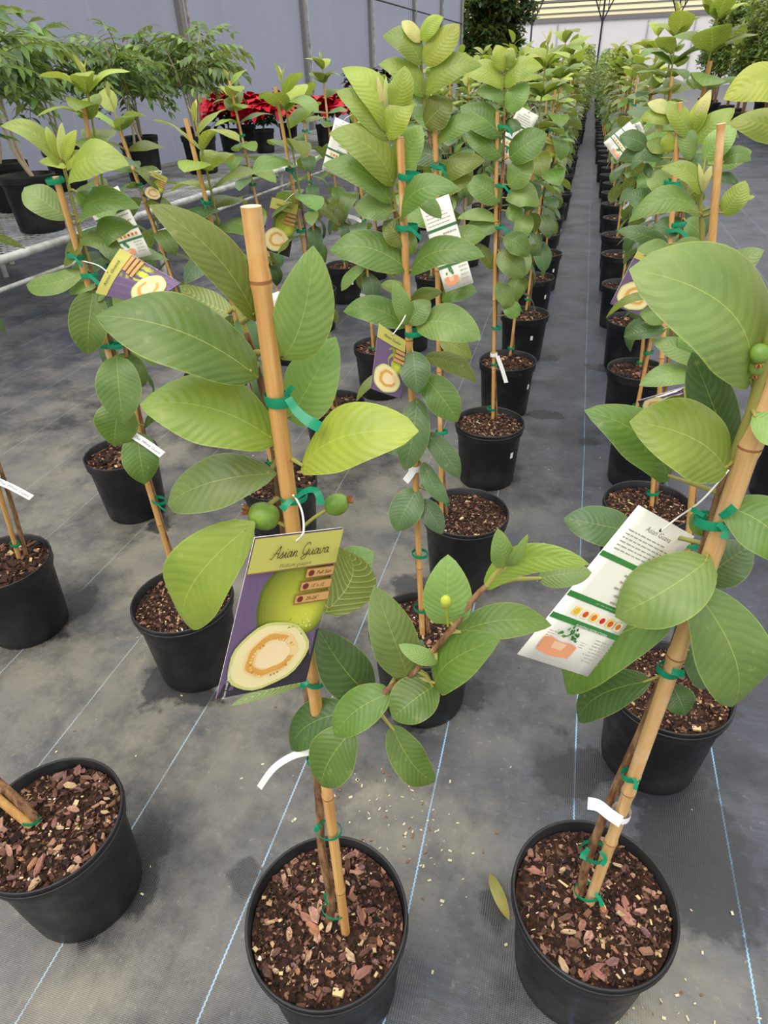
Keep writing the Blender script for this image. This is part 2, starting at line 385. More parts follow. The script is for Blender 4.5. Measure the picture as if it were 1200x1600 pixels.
# ------------------------------------------------------------------ leaves
TONE = {'y': (158, 174, 66), 'b': (134, 154, 60), 'm': (98, 128, 54), 'd': (68, 98, 48), 'g': (90, 118, 78), 'o': (106, 118, 42), 's': (192, 190, 124), 'p': (130, 160, 88), 't': (116, 141, 76)}
def tone(k, j=.08):
    c = TONE[k]; f = 1 + rnd(-j, j)
    return lin(*[min(255, q * f * (1 + rnd(-j, j) * .35)) for q in c])
def leaf_faces(nu, nv): return [(i * (nv + 1) + k, (i + 1) * (nv + 1) + k, (i + 1) * (nv + 1) + k + 1, i * (nv + 1) + k + 1) for i in range(nu) for k in range(nv)]
def profile(u, a=.94):
    if u >= 1: return .012
    e = (.5 + .2 * u) if a < 1.03 else .58
    v = math.sin(math.pi * max(u, 1e-4) ** a) ** e
    return max(.035, v) if u < .5 else v
def leaf_surface(mid, S, Nn, hw, nv=6, fold=.12, cup=.2, wave=.05, ph=0., flip=False):
    V = []; UV = []; nu = len(mid) - 1
    for i, p in enumerate(mid):
        u = i / nu
        for k in range(nv + 1):
            v = -1 + 2 * k / nv; a = abs(v)
            h = fold * a - cup * a * a + wave * a * math.sin(ph + 9 * u + (2 if v > 0 else 0)) + .02 * math.sin(2 * math.pi * (12 * u - 2.6 * a)) * a * (1 - a)
            V.append(p + S[i] * hw[i] * v + Nn[i] * hw[i] * h); UV.append((u, (v + 1) / 2))
    Fc = leaf_faces(nu, nv)
    if flip: Fc = [f[::-1] for f in Fc]
    return V, Fc, UV
def hero_leaf(th, Y, spec, stem=None):
    """spec: base px, tip px, visible width px, tone [, dict]; a real leaf between two points in space, at the plant's own distance"""
    bx, by, tx, ty, w, tn = spec[:6]; k = spec[6] if len(spec) > 6 else {}
    A = atY(bx, by, Y + k.get('db', 0)); B = atY(tx, ty, Y + k.get('dt', 0))
    ax = (B - A); ln = ax.length; ax.normalize()
    mp = (A + B) / 2; Vd = (CAMP - mp).normalized()
    up = Vector((0, 0, 1))
    n0 = Vd - ax * Vd.dot(ax); n0.normalize()
    n1 = (Vd * .62 + up * .38); n1 -= ax * n1.dot(ax); n1.normalize()
    s0 = n0.cross(ax); S = n1.cross(ax).normalized()
    if k.get('roll'):
        S = Matrix.Rotation(math.radians(k['roll']), 3, ax) @ S
    nn = ax.cross(S).normalized()
    ca = max(.42, abs(S.dot(s0)))
    d = cdepth(mp) / F
    hw_ = w / 2 * d / ca
    c = k.get('c', 0) * d * (-1 if tx > bx else 1); ar = k.get('a', .11) * ln
    nu = 16; mid = []
    for i in range(nu + 1):
        u = i / nu; q = 4 * u * (1 - u)
        mid.append(A.lerp(B, u) + s0 * c * q + nn * (ar * q - .05 * ln * u ** 3) * (1 if not k.get('u') else -1))
    tgs = [(mid[min(i + 1, nu)] - mid[max(i - 1, 0)]).normalized() for i in range(nu + 1)]
    Ss = [(S - t * S.dot(t)).normalized() for t in tgs]; Ns = [t.cross(s).normalized() for t, s in zip(tgs, Ss)]
    hw = [hw_ * profile(i / nu, k.get('p', .94)) for i in range(nu + 1)]
    flip = bool(k.get('u'))
    if flip: Ns = [-n for n in Ns]
    V, Fc, UV = leaf_surface(mid, Ss, Ns, hw, 6, k.get('fold', .26), k.get('cup', .30), k.get('wave', .09), rnd(0, 6), flip=flip)
    off = Vector(th.location)
    mi = [0] * len(Fc)
    if stem:   # petiole to the nearest point of the stem
        q = min(stem, key=lambda s_: (s_ - A).length)
        if .004 < (q - A).length < .09:
            m = MB().tube([q, q.lerp(A, .5) + Vector((0, 0, .003)), mid[1]], [.0026, .0022, .0014], 5)
            n = len(V); V += m.V; Fc += [tuple(i + n for i in f) for f in m.F]; mi += [1] * len(m.F); UV += [(0, 0)] * len(m.V)
    return put('leaf', mesh('leaf', [v - off for v in V], Fc, [LEAF, GSTEM], uv=UV, mi=mi), th, color=tone(tn))

def std_leaf(droop, fold, wd, p, seed):
    random.seed(seed)
    nu = 9; mid = []; x = z = 0.; a0 = droop * .35; 
    for i in range(nu + 1):
        mid.append(Vector((x, .03 * math.sin(seed + 3 * i / nu), z)))
        ang = a0 - droop * (i / nu) * 1.5
        x += math.cos(ang) / nu; z += math.sin(ang) / nu
    tg = [(mid[min(i + 1, nu)] - mid[max(i - 1, 0)]).normalized() for i in range(nu + 1)]
    S = [(Vector((0, 1, 0)) - t * t.y).normalized() for t in tg]
    Ns = [t.cross(s) for t, s in zip(tg, S)]
    V, Fc, UV = leaf_surface(mid, S, Ns, [wd / 2 * profile(i / nu, p) for i in range(nu + 1)], 4, fold, .25, .06, seed)
    return mesh('leaf', V, Fc, LEAF, uv=UV)
STD = [std_leaf(*a) for a in ((.6, .2, .56, 1.0, 1), (1.0, .12, .60, 1.02, 2), (1.4, .25, .56, 1.05, 3), (.3, .35, .50, .95, 4), (.85, .3, .62, 1.08, 5), (1.2, .05, .58, .98, 6))]

# ------------------------------------------------------------------ pots and soil
def pot_mesh(name, n, prof=None):
    pr = [(.0, .004), (.090, .004), (.0965, .0), (.1, .004), (.104, .05), (.1135, .196), (.1155, .2), (.1205, .203), (.1215, .209), (.1225, .231), (.1235, .236), (.1215, .239), (.1185, .236), (.1165, .2), (.1125, .19)]
    m = MB().lathe(pr, n)
    if n > 40:
        m.lathe([(.1225, .2215), (.1245, .2225), (.1243, .2255), (.1226, .2262)], n)
    return mesh(name, m.V, m.F, POT)
POT_HI, POT_LO = pot_mesh('pot', 56), pot_mesh('pot', 22)
def soil_mesh(n, rings, seed, amp):
    V = [(0, 0, .212)]; Fc = []
    for i in range(1, rings + 1):
        r = .1155 * i / rings
        for k in range(n):
            x, y = r * math.cos(2 * math.pi * k / n), r * math.sin(2 * math.pi * k / n)
            V.append((x, y, .211 + amp * noise.noise(Vector((x * 45, y * 45, seed))) + (.003 if i == rings else 0)))
    for k in range(n): Fc.append((0, 1 + k, 1 + (k + 1) % n))
    for i in range(rings - 1):
        for k in range(n):
            a = 1 + i * n; b_ = a + n; Fc.append((a + k, b_ + k, b_ + (k + 1) % n, a + (k + 1) % n))
    return mesh('soil', V, Fc, SOIL)
SOIL_HI = [soil_mesh(48, 16, s, .006) for s in (1, 2, 3)]; SOIL_LO = soil_mesh(20, 4, 9, .004)
def chip_mesh(seed):
    random.seed(seed); n = random.choice((5, 6, 7)); el = rnd(.45, .9)
    ring = [Vector((math.cos(6.283 * k / n) * rnd(.4, .56), math.sin(6.283 * k / n) * rnd(.4, .56) * el, 0)) for k in range(n)]
    V = [r + Vector((0, 0, -.07)) for r in ring] + [r * rnd(.78, .95) + Vector((0, 0, rnd(.05, .14))) for r in ring]
    Fc = [tuple(range(n))[::-1], tuple(range(n, 2 * n))] + [(k, (k + 1) % n, n + (k + 1) % n, n + k) for k in range(n)]
    return mesh('bark_chip', V, Fc, CHIP, smooth=False)
CHIPS = [chip_mesh(s) for s in range(20, 30)]
def mulch_mesh(cnt, seed, lo, hi):
    random.seed(seed); m = MB()
    for _ in range(cnt):
        r = .1135 * math.sqrt(random.random()); a = rnd(0, 6.283)
        l = rnd(lo, hi) * (1 if random.random() > .07 else 2.3); w = l * (rnd(.14, .3) if random.random() < .45 else rnd(.4, .8)); z = .2135 + rnd(0, .006)
        rot = Matrix.Rotation(rnd(0, 6.283), 3, 'Z') @ Matrix.Rotation(rnd(-.5, .5), 3, 'X') @ Matrix.Rotation(rnd(-.45, .45), 3, 'Y')
        c = Vector((r * math.cos(a), r * math.sin(a), z))
        q = [Vector((-l / 2, -w / 2 * rnd(.3, 1), 0)), Vector((l / 2 * rnd(.6, 1), -w / 2, 0)), Vector((l / 2, w / 2 * rnd(.3, 1), 0)), Vector((-l / 2 * rnd(.6, 1), w / 2, 0))]
        V = [c + rot @ (p + Vector((0, 0, -w * .12))) for p in q] + [c + rot @ (p * .9 + Vector((0, 0, w * .18))) for p in q]
        m.add(V, [(4, 5, 6, 7), (0, 1, 5, 4), (1, 2, 6, 5), (2, 3, 7, 6), (3, 0, 4, 7)])
    return mesh('mulch', m.V, m.F, MULCH, smooth=False)
MULCH_HI = [mulch_mesh(1900, s, .002, .009) for s in (5, 6, 7)]; MULCH_LO = [mulch_mesh(430, s, .007, .018) for s in (8, 9)]
CHIPC = [(168, 118, 104), (146, 104, 94), (120, 84, 74), (104, 74, 64), (190, 148, 128), (134, 100, 98), (92, 64, 52), (176, 124, 92), (204, 176, 140)]

ORD = ['first', 'second', 'third', 'fourth', 'fifth', 'sixth', 'seventh', 'eighth', 'ninth', 'tenth', 'eleventh', 'twelfth']
TIE_V = MB()
for r0 in (1,):
    n = 16; prof = [(1, -.5), (1.06, 0), (1, .5)]
    TIE_V.lathe(prof, n)
TIE = mesh('tie', TIE_V.V, TIE_V.F, RIBBON)
TAILM = MB().strip(catmull([(0, 0, 0), (.012, -.004, .001), (.022, -.006, -.006), (.032, -.004, -.016)], 4), [(0, .15, 1)] * 13, [.006 + .004 * i / 12 for i in range(13)])
TAIL = mesh('ribbon_tail', TAILM.V, TAILM.F, RIBBON)
def tie(th, p, tail=None, r=.0115, w=.0075, el=1.35, ang=0.):
    o = put('tie', TIE, th, Vector(p) - Vector(th.location)); o.scale = (r * el, r, w); o.rotation_euler = (rnd(-.15, .15), rnd(-.2, .2), ang)
    if tail is not None:
        t = put('ribbon_tail', TAIL, o); t.scale = (1 / (r * el) * tail, 1 / r * tail, 1 / w * tail); t.location = (0, -1.05, 0); t.rotation_euler = (0, 0, 0)
    return o
STAKES = []
def stake_obj(th, B, T, r0, r1, nodes=(), n=10, cut=True):
    off = Vector(th.location); B = Vector(B); T = Vector(T)
    P = []; R = []; K = sorted(set([0, .15, .3, .45, .6, .75, .9, 1] + [q + e for q in nodes for e in (-.009, -.003, .003, .009) if 0 < q + e < 1]))
    for t in K:
        P.append(B.lerp(T, t) - off); r = r0 + (r1 - r0) * t
        for q in nodes:
            if abs(t - q) < .005: r *= 1.13
        R.append(r)
    m = MB().tube(P, R, n, capmi=1)
    for q in nodes:
        c = B.lerp(T, q) - off; d = (T - B).normalized(); r = (r0 + (r1 - r0) * q) * 1.135
        m.tube([c - d * .0012, c + d * .0012], r, n, 2, cap=False)
    STAKES.append((B, T))
    return put('bamboo_stake', mesh('bamboo_stake', m.V, m.F, [BAMBOO, BCUT, BNODE], mi=m.MI), th, color=(rnd(.88, 1.06),) * 3 + (1,))
def base_parts(th, hi, idx=0, sticker=False, mulch=True):
    p = put('pot', POT_HI if hi else POT_LO, th); p.rotation_euler.z = rnd(0, 6)
    s = put('soil', SOIL_HI[idx % 3] if hi else SOIL_LO, th)
    if mulch: put('mulch', MULCH_HI[idx % 3] if hi else MULCH_LO[idx % 2], s, kind='stuff')
    if sticker:
        a = math.radians(rnd(-70, -10)); m = MB()
        for q in range(5):
            b_ = a + q * .03
            m.V += [Vector((.1095 * math.cos(b_), .1095 * math.sin(b_), .13)), Vector((.111 * math.cos(b_), .111 * math.sin(b_), .153))]
        m.F = [(2 * q, 2 * q + 2, 2 * q + 3, 2 * q + 1) for q in range(4)]; m.MI = [0] * 4
        m.V = [Vector((v.x * 1.012, v.y * 1.012, v.z)) for v in m.V]
        m.build('price_sticker', WHITE, th)
    return s

# ------------------------------------------------------------------ hero plants (measured in the photograph)
GV = 'staked guava trees in rows of black pots'
def plant(label, X, Y): return thing('potted_guava_tree', label, 'potted plant', (X, Y, 0), GV)
def stem_from(pts, th, r, name='stem', green=0.):
    off = Vector(th.location); P = catmull(pts, 5); n = len(P)
    R = [r[0] + (r[1] - r[0]) * i / (n - 1) for i in range(n)]
    m = MB()
    cut = int(n * (1 - green)) if green else n
    m.tube([p - off for p in P[:cut + 1]], R[:cut + 1], 8)
    if green: m.tube([p - off for p in P[cut:]], R[cut:], 8, 1)
    put(name, mesh(name, m.V, m.F, [BARK, GSTEM], mi=m.MI), th)
    return P
def pxpath(lst, Y): return [atY(a, b_, Y + (c[0] if c else 0)) for a, b_, *c in lst]
def chips(soil, cnt, seed, avoid=()):
    random.seed(seed); done = 0
    while done < cnt:
        r = .108 * math.sqrt(random.random()); a = rnd(0, 6.283); x, y = r * math.cos(a), r * math.sin(a)
        if any((x - q[0]) ** 2 + (y - q[1]) ** 2 < .0004 for q in avoid): continue
        sz = rnd(.009, .020) if random.random() < .8 else rnd(.02, .032)
        o = put('bark_chip', random.choice(CHIPS), soil, (x, y, .2175 + rnd(0, .004)), color=lin(*random.choice(CHIPC)))
        o.scale = (sz * rnd(.8, 1.5), sz * rnd(.5, 1), sz * rnd(.5, .9)); o.rotation_euler = (rnd(-.35, .35), rnd(-.35, .35), rnd(0, 6.28)); done += 1

# --- front centre plant
P1 = plant('nearest guava tree, front centre, with two small green fruits', -.235, .405)
Y1 = .40
s1 = base_parts(P1, True, 0); random.seed(77)
B1 = atZ(540, 1456, .213); T1 = atY(392, 322, Y1)
stake_obj(P1, B1, T1, .0068, .0066, (.13, .36, .955), 14)
st1 = stem_from([atZ(515, 1440, .21)] + pxpath([(517, 1400, .012), (503, 1330, .012), (498, 1240, .014), (483, 1100, .016), (462, 950, .018), (440, 800, .02), (428, 700, .022), (408, 600, .024), (385, 520, .024), (352, 440, .03)], Y1), P1, (.0072, .0017), green=.1)
br1 = stem_from(pxpath([(497, 1190, .014), (560, 1125, .0), (600, 1082, -.02), (640, 1057, -.03), (700, 990, -.035), (745, 930, -.04), (762, 915, -.04)], Y1), P1, (.0038, .002), 'branch', green=.0)
al1 = st1 + br1
L1 = [
    (404, 590, 149, 487, 114, 'm', dict(dt=-.03, c=-8, p=.98, roll=6)), (433, 692, 218, 628, 112, 'b', dict(dt=-.03, c=-14, p=.98)),
    (432, 740, 256, 786, 82, 't', dict(dt=-.02, c=-4, p=1.05)), (398, 816, 282, 982, 108, 'b', dict(dt=-.03, db=-.02, c=-14, p=1.05, roll=-8)),
    (400, 502, 236, 318, 66, 'o', dict(dt=-.02, c=-14, fold=.5, p=1.0)), (362, 490, 281, 448, 42, 'o', dict(db=.03, dt=.03, u=1)),
    (441, 562, 487, 388, 92, 't', dict(db=.01, dt=.0, c=16, roll=10, p=.95)), (450, 655, 520, 528, 84, 'p', dict(db=.03, dt=.03, c=10)),
    (470, 736, 646, 670, 92, 'y', dict(db=-.01, dt=-.03, c=-14, p=1.12)), (506, 958, 541, 853, 80, 'o', dict(db=-.02, dt=-.03, u=1, c=18, cup=.05)),
    (528, 905, 582, 862, 58, 'p', dict(db=.03, dt=.04)), (583, 1088, 500, 983, 78, 'd', dict(db=0, dt=.0, c=12)),
    (638, 1056, 588, 920, 74, 't', dict(db=-.03, dt=-.03, c=4)), (698, 975, 700, 870, 76, 'p', dict(db=-.035, dt=-.03, cup=.1)),
    (757, 922, 918, 884, 48, 'b', dict(db=-.04, dt=-.05, c=-34, p=1.0, roll=28)), (712, 992, 862, 975, 56, 'm', dict(db=-.035, dt=-.02, c=-10)),
    (680, 1072, 774, 998, 74, 'm', dict(db=-.03, dt=-.05, c=-6)), (686, 1031, 624, 1006, 28, 'p', dict(db=-.035, dt=-.04, c=6)),
    (681, 1070, 612, 1122, 72, 'm', dict(db=-.03, dt=-.06, cup=.1)), (613, 1082, 520, 1152, 64, 'm', dict(db=-.02, dt=-.05, c=-8)),
    (548, 1112, 450, 1172, 66, 'd', dict(db=0, dt=-.02, c=-12)), (552, 1140, 500, 1232, 78, 'm', dict(db=-.02, dt=-.05, c=-6)),
    (612, 1132, 683, 1224, 56, 'm', dict(db=-.01, dt=-.02, c=14, wave=.14)), (785, 888, 779, 829, 36, 'p', dict(db=-.04, dt=-.05)),
    (792, 886, 824, 838, 18, 'p', dict(db=-.04, dt=-.05, roll=40)), (840, 905, 925, 893, 42, 't', dict(db=-.02, dt=-.01)),
    (472, 1068, 364, 1104, 20, 'd', dict(db=.01, dt=-.01, c=-10, u=1)), (642, 1062, 606, 1004, 50, 'd', dict(db=-.01, dt=.01)), (625, 1050, 660, 1000, 40, 'd', dict(db=-.0, dt=.02)),
]
for sp in L1: hero_leaf(P1, Y1, sp, al1)
def fruit(th, c, r, ax, stalk, name='fruit'):
    off = Vector(th.location); ax = Vector(ax).normalized(); q = ax.to_track_quat('Z', 'Y').to_matrix()
    m = MB(); n = 20; rings = 14
    prof = [(r * math.sin(math.pi * i / rings) ** .85 * (1.0 - .10 * (i / rings)), -r * 1.06 * math.cos(math.pi * i / rings)) for i in range(rings + 1)]
    m.lathe(prof, n); V = []
    for v in m.V:
        a = math.atan2(v.y, v.x); s_ = 1 + .03 * math.sin(5 * a) * (v.z / r + .3); V.append(q @ Vector((v.x * s_, v.y * s_, v.z)) + Vector(c) - off)
    o = put(name, mesh(name, V, m.F, FRUIT), th)
    m = MB()
    for k in range(5):
        a = k * 1.2566; e = Vector((math.cos(a), math.sin(a), 0))
        p = [e * r * .12 + Vector((0, 0, r * .98)), e * r * .3 + Vector((0, 0, r * 1.2)), e * r * .42 + Vector((0, 0, r * 1.5))]
        m.strip([q @ x + Vector(c) - off for x in p], q @ Vector((-math.sin(a), math.cos(a), 0)), [r * .3, r * .34, r * .08])
    put('calyx', mesh('calyx', m.V, m.F, CALYX), o)
    m = MB().tube([Vector(s_) - off for s_ in catmull(stalk, 4)], .0016, 6)
    put('fruit_stalk', mesh('fruit_stalk', m.V, m.F, GSTEM), o)
d1 = lambda x, y, dd: atD(x, y, dd)
fd = cdepth(atY(440, 800, Y1))
fruit(P1, d1(412, 806, fd), .0125, d1(380, 796, fd - .004) - d1(412, 806, fd), [d1(455, 825, fd + .01), d1(446, 822, fd + .004), d1(432, 815, fd)])
fruit(P1, d1(526, 788, fd), .0098, d1(548, 780, fd - .002) - d1(526, 788, fd), [d1(475, 822, fd + .005), d1(492, 808, fd), d1(515, 794, fd)])
def bud(th, p, q, r):
    off = Vector(th.location); p, q = Vector(p), Vector(q); d = (q - p).normalized()
    m = MB().tube([p - off, p.lerp(q, .5) - off, q - off], .0011, 6)
    o = put('flower_bud', mesh('flower_bud', m.V, m.F, BUDM), th)
    m = MB().tube([q - off + d * t for t in (-.001, .001, .004, .008, .011, .013)], [r * .6, r * .9, r, r * .95, r * .8, r * .1], 9)
    put('bud_tip', mesh('bud_tip', m.V, m.F, BUDM), o)
bud(P1, atY(700, 978, Y1 - .035), atY(697, 945, Y1 - .055), .0042)
def hero_tie(th, Y, px, py, wpx, hpx, tails=(), ang=0., bow=None):
    c = atY(px, py, Y); d = cdepth(c) / F
    o = tie(th, c, None, wpx / 2 * d / 1.3, hpx * d, 1.3, ang)
    for tl in tails:
        P = catmull([atY(a, b_, Y - .012 - .004 * i) for i, (a, b_) in enumerate(tl[:-1])], 4)
        off = Vector(th.location) ; sd = []
        for i in range(len(P)):
            t = (P[min(i + 1, len(P) - 1)] - P[max(0, i - 1)]).normalized(); vd = (CAMP - P[i]).normalized()
            sd.append((vd.cross(t) + vd * .35 * math.sin(i * .7)).normalized())
        m = MB().strip([p - off for p in P], sd, [tl[-1] * d * (.7 + .4 * i / len(P)) for i in range(len(P))])
        put('ribbon_tail', mesh('ribbon_tail', m.V, m.F, RIBBON), th)
hero_tie(P1, Y1, 434, 624, 44, 18, [[(450, 622), (462, 640), (478, 655), (500, 668), 17], [(445, 618), (452, 610), (458, 604), 10]], -.2)
hero_tie(P1, Y1, 459, 776, 42, 10, [[(462, 778), (480, 766), (495, 768), (502, 788), 11], [(456, 780), (446, 790), (440, 796), 12]], .3)
hero_tie(P1, Y1, 491, 1063, 34, 11, [[(482, 1064), (474, 1070), (472, 1076), 10]])
hero_tie(P1, Y1, 514, 1297, 40, 7, [[(502, 1294), (496, 1290), (494, 1300), 8]])
hero_tie(P1, Y1, 522, 1421, 38, 6, [[(512, 1415), (508, 1402), (512, 1395), 6]])
hero_tie(P1, Y1, 492, 1188, 26, 10)
chips(s1, 75, 31, [(B1.x + .235, B1.y - .405)])

# --- front right plant
P2 = plant('front guava tree at the right, thick pale stake running out of frame', .155, .53)
Y2 = .533
s2 = base_parts(P2, True, 1); random.seed(78)
B2 = atZ(921, 1410, .213); T2 = B2 + (atY(1192, 640, Y2) - B2) * 1.2
stake_obj(P2, B2, T2, .0078, .0092, (.18, .30, .55, .8), 14).color = (1.0, 1.12, 1.45, 1)
st2 = stem_from([atZ(908, 1395, .21)] + pxpath([(916, 1350, .014), (958, 1240, .016), (1008, 1130, .016), (1054, 1010, .014), (1080, 930, .013), (1109, 830, .011), (1138, 735, .007), (1168, 660, .0), (1180, 620, -.004), (1195, 560, -.01), (1225, 430, -.02), (1240, 300, -.02)], Y2), P2, (.0068, .0036), green=.42)
L2 = [
    (1168, 606, 994, 418, 142, 't', dict(db=0, dt=-.03, c=-34, p=1.05, roll=5)), (1136, 738, 990, 657, 112, 'b', dict(db=-.01, dt=-.03, c=-10, p=1.0)),
    (1045, 752, 918, 640, 76, 'm', dict(db=.02, dt=.02, c=-16, wave=.12)), (1140, 705, 1085, 552, 70, 'd', dict(db=.03, dt=.03, c=6)),
    (1110, 872, 960, 962, 106, 't', dict(db=-.012, dt=-.05, c=10, p=1.0)), (1082, 918, 1150, 1112, 108, 't', dict(db=-.01, dt=-.03, c=-16, p=.98)),
    (1056, 962, 879, 1086, 96, 'm', dict(db=.0, dt=.0, c=-22, p=.98)), (1018, 1064, 898, 1128, 62, 'd', dict(db=.01, dt=.02, c=-12)),
    (992, 832, 882, 808, 62, 'g', dict(db=.03, dt=.03, c=4)), (1098, 908, 1175, 850, 74, 'g', dict(db=.02, dt=.03)),
    (1128, 790, 1240, 885, 86, 'm', dict(db=0, dt=-.03, c=-14)), (1085, 800, 1098, 838, 30, 'm', dict(db=.02, dt=.01)),
    (1240, 150, 1133, 152, 56, 'y', dict(db=-.02, dt=-.03, c=-14)), (1238, 225, 1140, 190, 44, 'b', dict(db=0, dt=0, c=-6)), (1050, 1070, 1072, 1118, 46, 'd', dict(db=.02, dt=.0)),
    (1072, 1010, 1110, 1078, 46, 'g', dict(db=.03, dt=.03)), (1175, 650, 1250, 690, 60, 'p', dict(db=-.01, dt=-.02)),
]
for sp in L2: hero_leaf(P2, Y2, sp, st2)
f2 = cdepth(atY(1186, 560, Y2 - .02))
fruit(P2, d1(1187, 553, f2), .0072, d1(1183, 590, f2) - d1(1186, 553, f2), [d1(1196, 535, f2), d1(1204, 528, f2), d1(1212, 528, f2)])
fruit(P2, d1(1182, 574, f2 + .01), .006, d1(1178, 600, f2 + .01) - d1(1182, 574, f2 + .01), [d1(1196, 560, f2 + .01), d1(1200, 550, f2 + .01), d1(1206, 545, f2 + .01)])
hero_tie(P2, Y2, 1112, 814, 52, 16, [[(1125, 808), (1138, 800), (1148, 792), 14], [(1122, 818), (1134, 830), (1130, 842), 12], [(1100, 806), (1086, 798), (1080, 796), 9]], .2)
hero_tie(P2, Y2, 1045, 1047, 36, 12, [[(1050, 1048), (1062, 1052), (1070, 1053), 13]])
hero_tie(P2, Y2, 986, 1211, 30, 11, [[(990, 1216), (994, 1224), (992, 1234), 7]])
hero_tie(P2, Y2, 928, 1331, 42, 13, [[(920, 1326), (912, 1336), (910, 1342), 10], [(938, 1330), (946, 1342), (940, 1352), 7]])
hero_tie(P2, Y2, 918, 1393, 40, 7, [[(930, 1396), (938, 1406), (940, 1416), 7]])
hero_tie(P2, Y2, 1205, 606, 40, 24)
chips(s2, 75, 32, [(B2.x - .155, B2.y - .53)])

# --- front left plant, its crown outside the frame
PL = plant('guava tree in the front left corner, only pot and stake foot in view', -.755, .43)
s0_ = base_parts(PL, True, 2); random.seed(79)
Bl = atZ(48, 1290, .213); stake_obj(PL, Bl, Bl + Vector((-.30, .0, .55)), .0075, .007, (.3, .6), 12)
stem_from([atZ(58, 1283, .21), Bl + Vector((-.03, .015, .07)), Bl + Vector((-.16, .02, .3)), Bl + Vector((-.3, .02, .6))], PL, (.009, .006))
for _k in range(12):
    _o = put('leaf', STD[_k % 6], PL, Bl + Vector((-.16 - .012 * _k, .02, .3 + .026 * _k)) - Vector(PL.location), color=tone('mbt'[_k % 3])); _o.scale = (.13,) * 3; _o.rotation_euler = (0, -.2, 2.3 + 1.57 * (_k // 2 % 2) + math.pi * (_k % 2))
tie(PL, Bl + Vector((-.004, .006, .012)), None, .013, .008, 1.5)
chips(s0_, 75, 33, [(Bl.x + .755, Bl.y - .43)])

# --- second plant of the second row (bare red-brown trunk, hanging leaves)
def hero_plant(label, X, Y, Bp, Tp, leaves, stempx, ties, nodes=(.2, .45, .7), r=.0062, sticker=False, idx=0, sr=(.0065, .0028)):
    th = plant(label, X, Y); base_parts(th, True, idx, sticker); B = atZ(Bp[0], Bp[1], .213); Yp = B.y
    stake_obj(th, B, atY(Tp[0], Tp[1], Yp), r, r * .95, nodes, 10)
    st = stem_from([B + Vector((.012, .012, -.004))] + pxpath([(a, b_, .014) for a, b_ in stempx], Yp), th, sr, green=.3)
    for sp in leaves: hero_leaf(th, Yp, sp, st)
    for a, b_, *t in ties: tie(th, atY(a, b_, Yp), t[0] if t else None, .0125, .009, 1.35)
    return th
P5 = hero_plant('guava tree in the second pot of the row left of centre, hanging lower leaves', -.82, 1.0, (277, 912), (87, 276),
    [(108, 342, 37, 290, 48, 't', dict(c=4, p=1.15)), (97, 262, 0, 194, 30, 'b', dict(dt=-.02, c=-14, fold=.5)), (92, 250, 72, 197, 16, 'y', {}), (98, 250, 96, 192, 14, 's', {}), (100, 252, 118, 203, 18, 'y', {}),
     (104, 262, 60, 250, 14, 'y', {}), (108, 286, 196, 254, 46, 'b', dict(dt=-.03, c=-12)), (104, 265, 140, 246, 20, 'y', dict(c=-5)), (125, 352, 214, 322, 34, 'm', dict(dt=-.02, c=-16)), (150, 386, 206, 352, 36, 'm', dict(c=-6)),
     (124, 378, 192, 398, 30, 'm', dict(dt=-.02, c=-8)), (132, 424, 36, 442, 32, 'p', dict(c=16)), (150, 448, 105, 457, 16, 'p', {}), (146, 455, 136, 554, 58, 'm', dict(dt=-.05, cup=.1)), (150, 462, 165, 460, 20, 'm', {}),
     (182, 556, 192, 660, 66, 't', dict(dt=-.06, cup=.15)), (188, 625, 178, 698, 64, 'm', dict(dt=-.04)), (214, 675, 226, 757, 56, 'm', dict(dt=-.05)), (120, 300, 150, 330, 30, 'm', {}),
     (175, 500, 245, 572, 30, 'p', dict(db=.03, dt=.04)), (132, 380, 100, 410, 26, 'o', dict(dt=.03)), (200, 680, 165, 640, 30, 'd', dict(db=.02, dt=.03)), (225, 668, 268, 640, 14, 'd', dict(db=.02))],
    [(262, 850), (238, 765), (205, 660), (180, 560), (155, 460), (130, 380), (112, 310), (100, 262)], [(248, 782, .8), (178, 540), (166, 538), (86, 282), (140, 430, 1.2), (118, 400, .8)], idx=1)
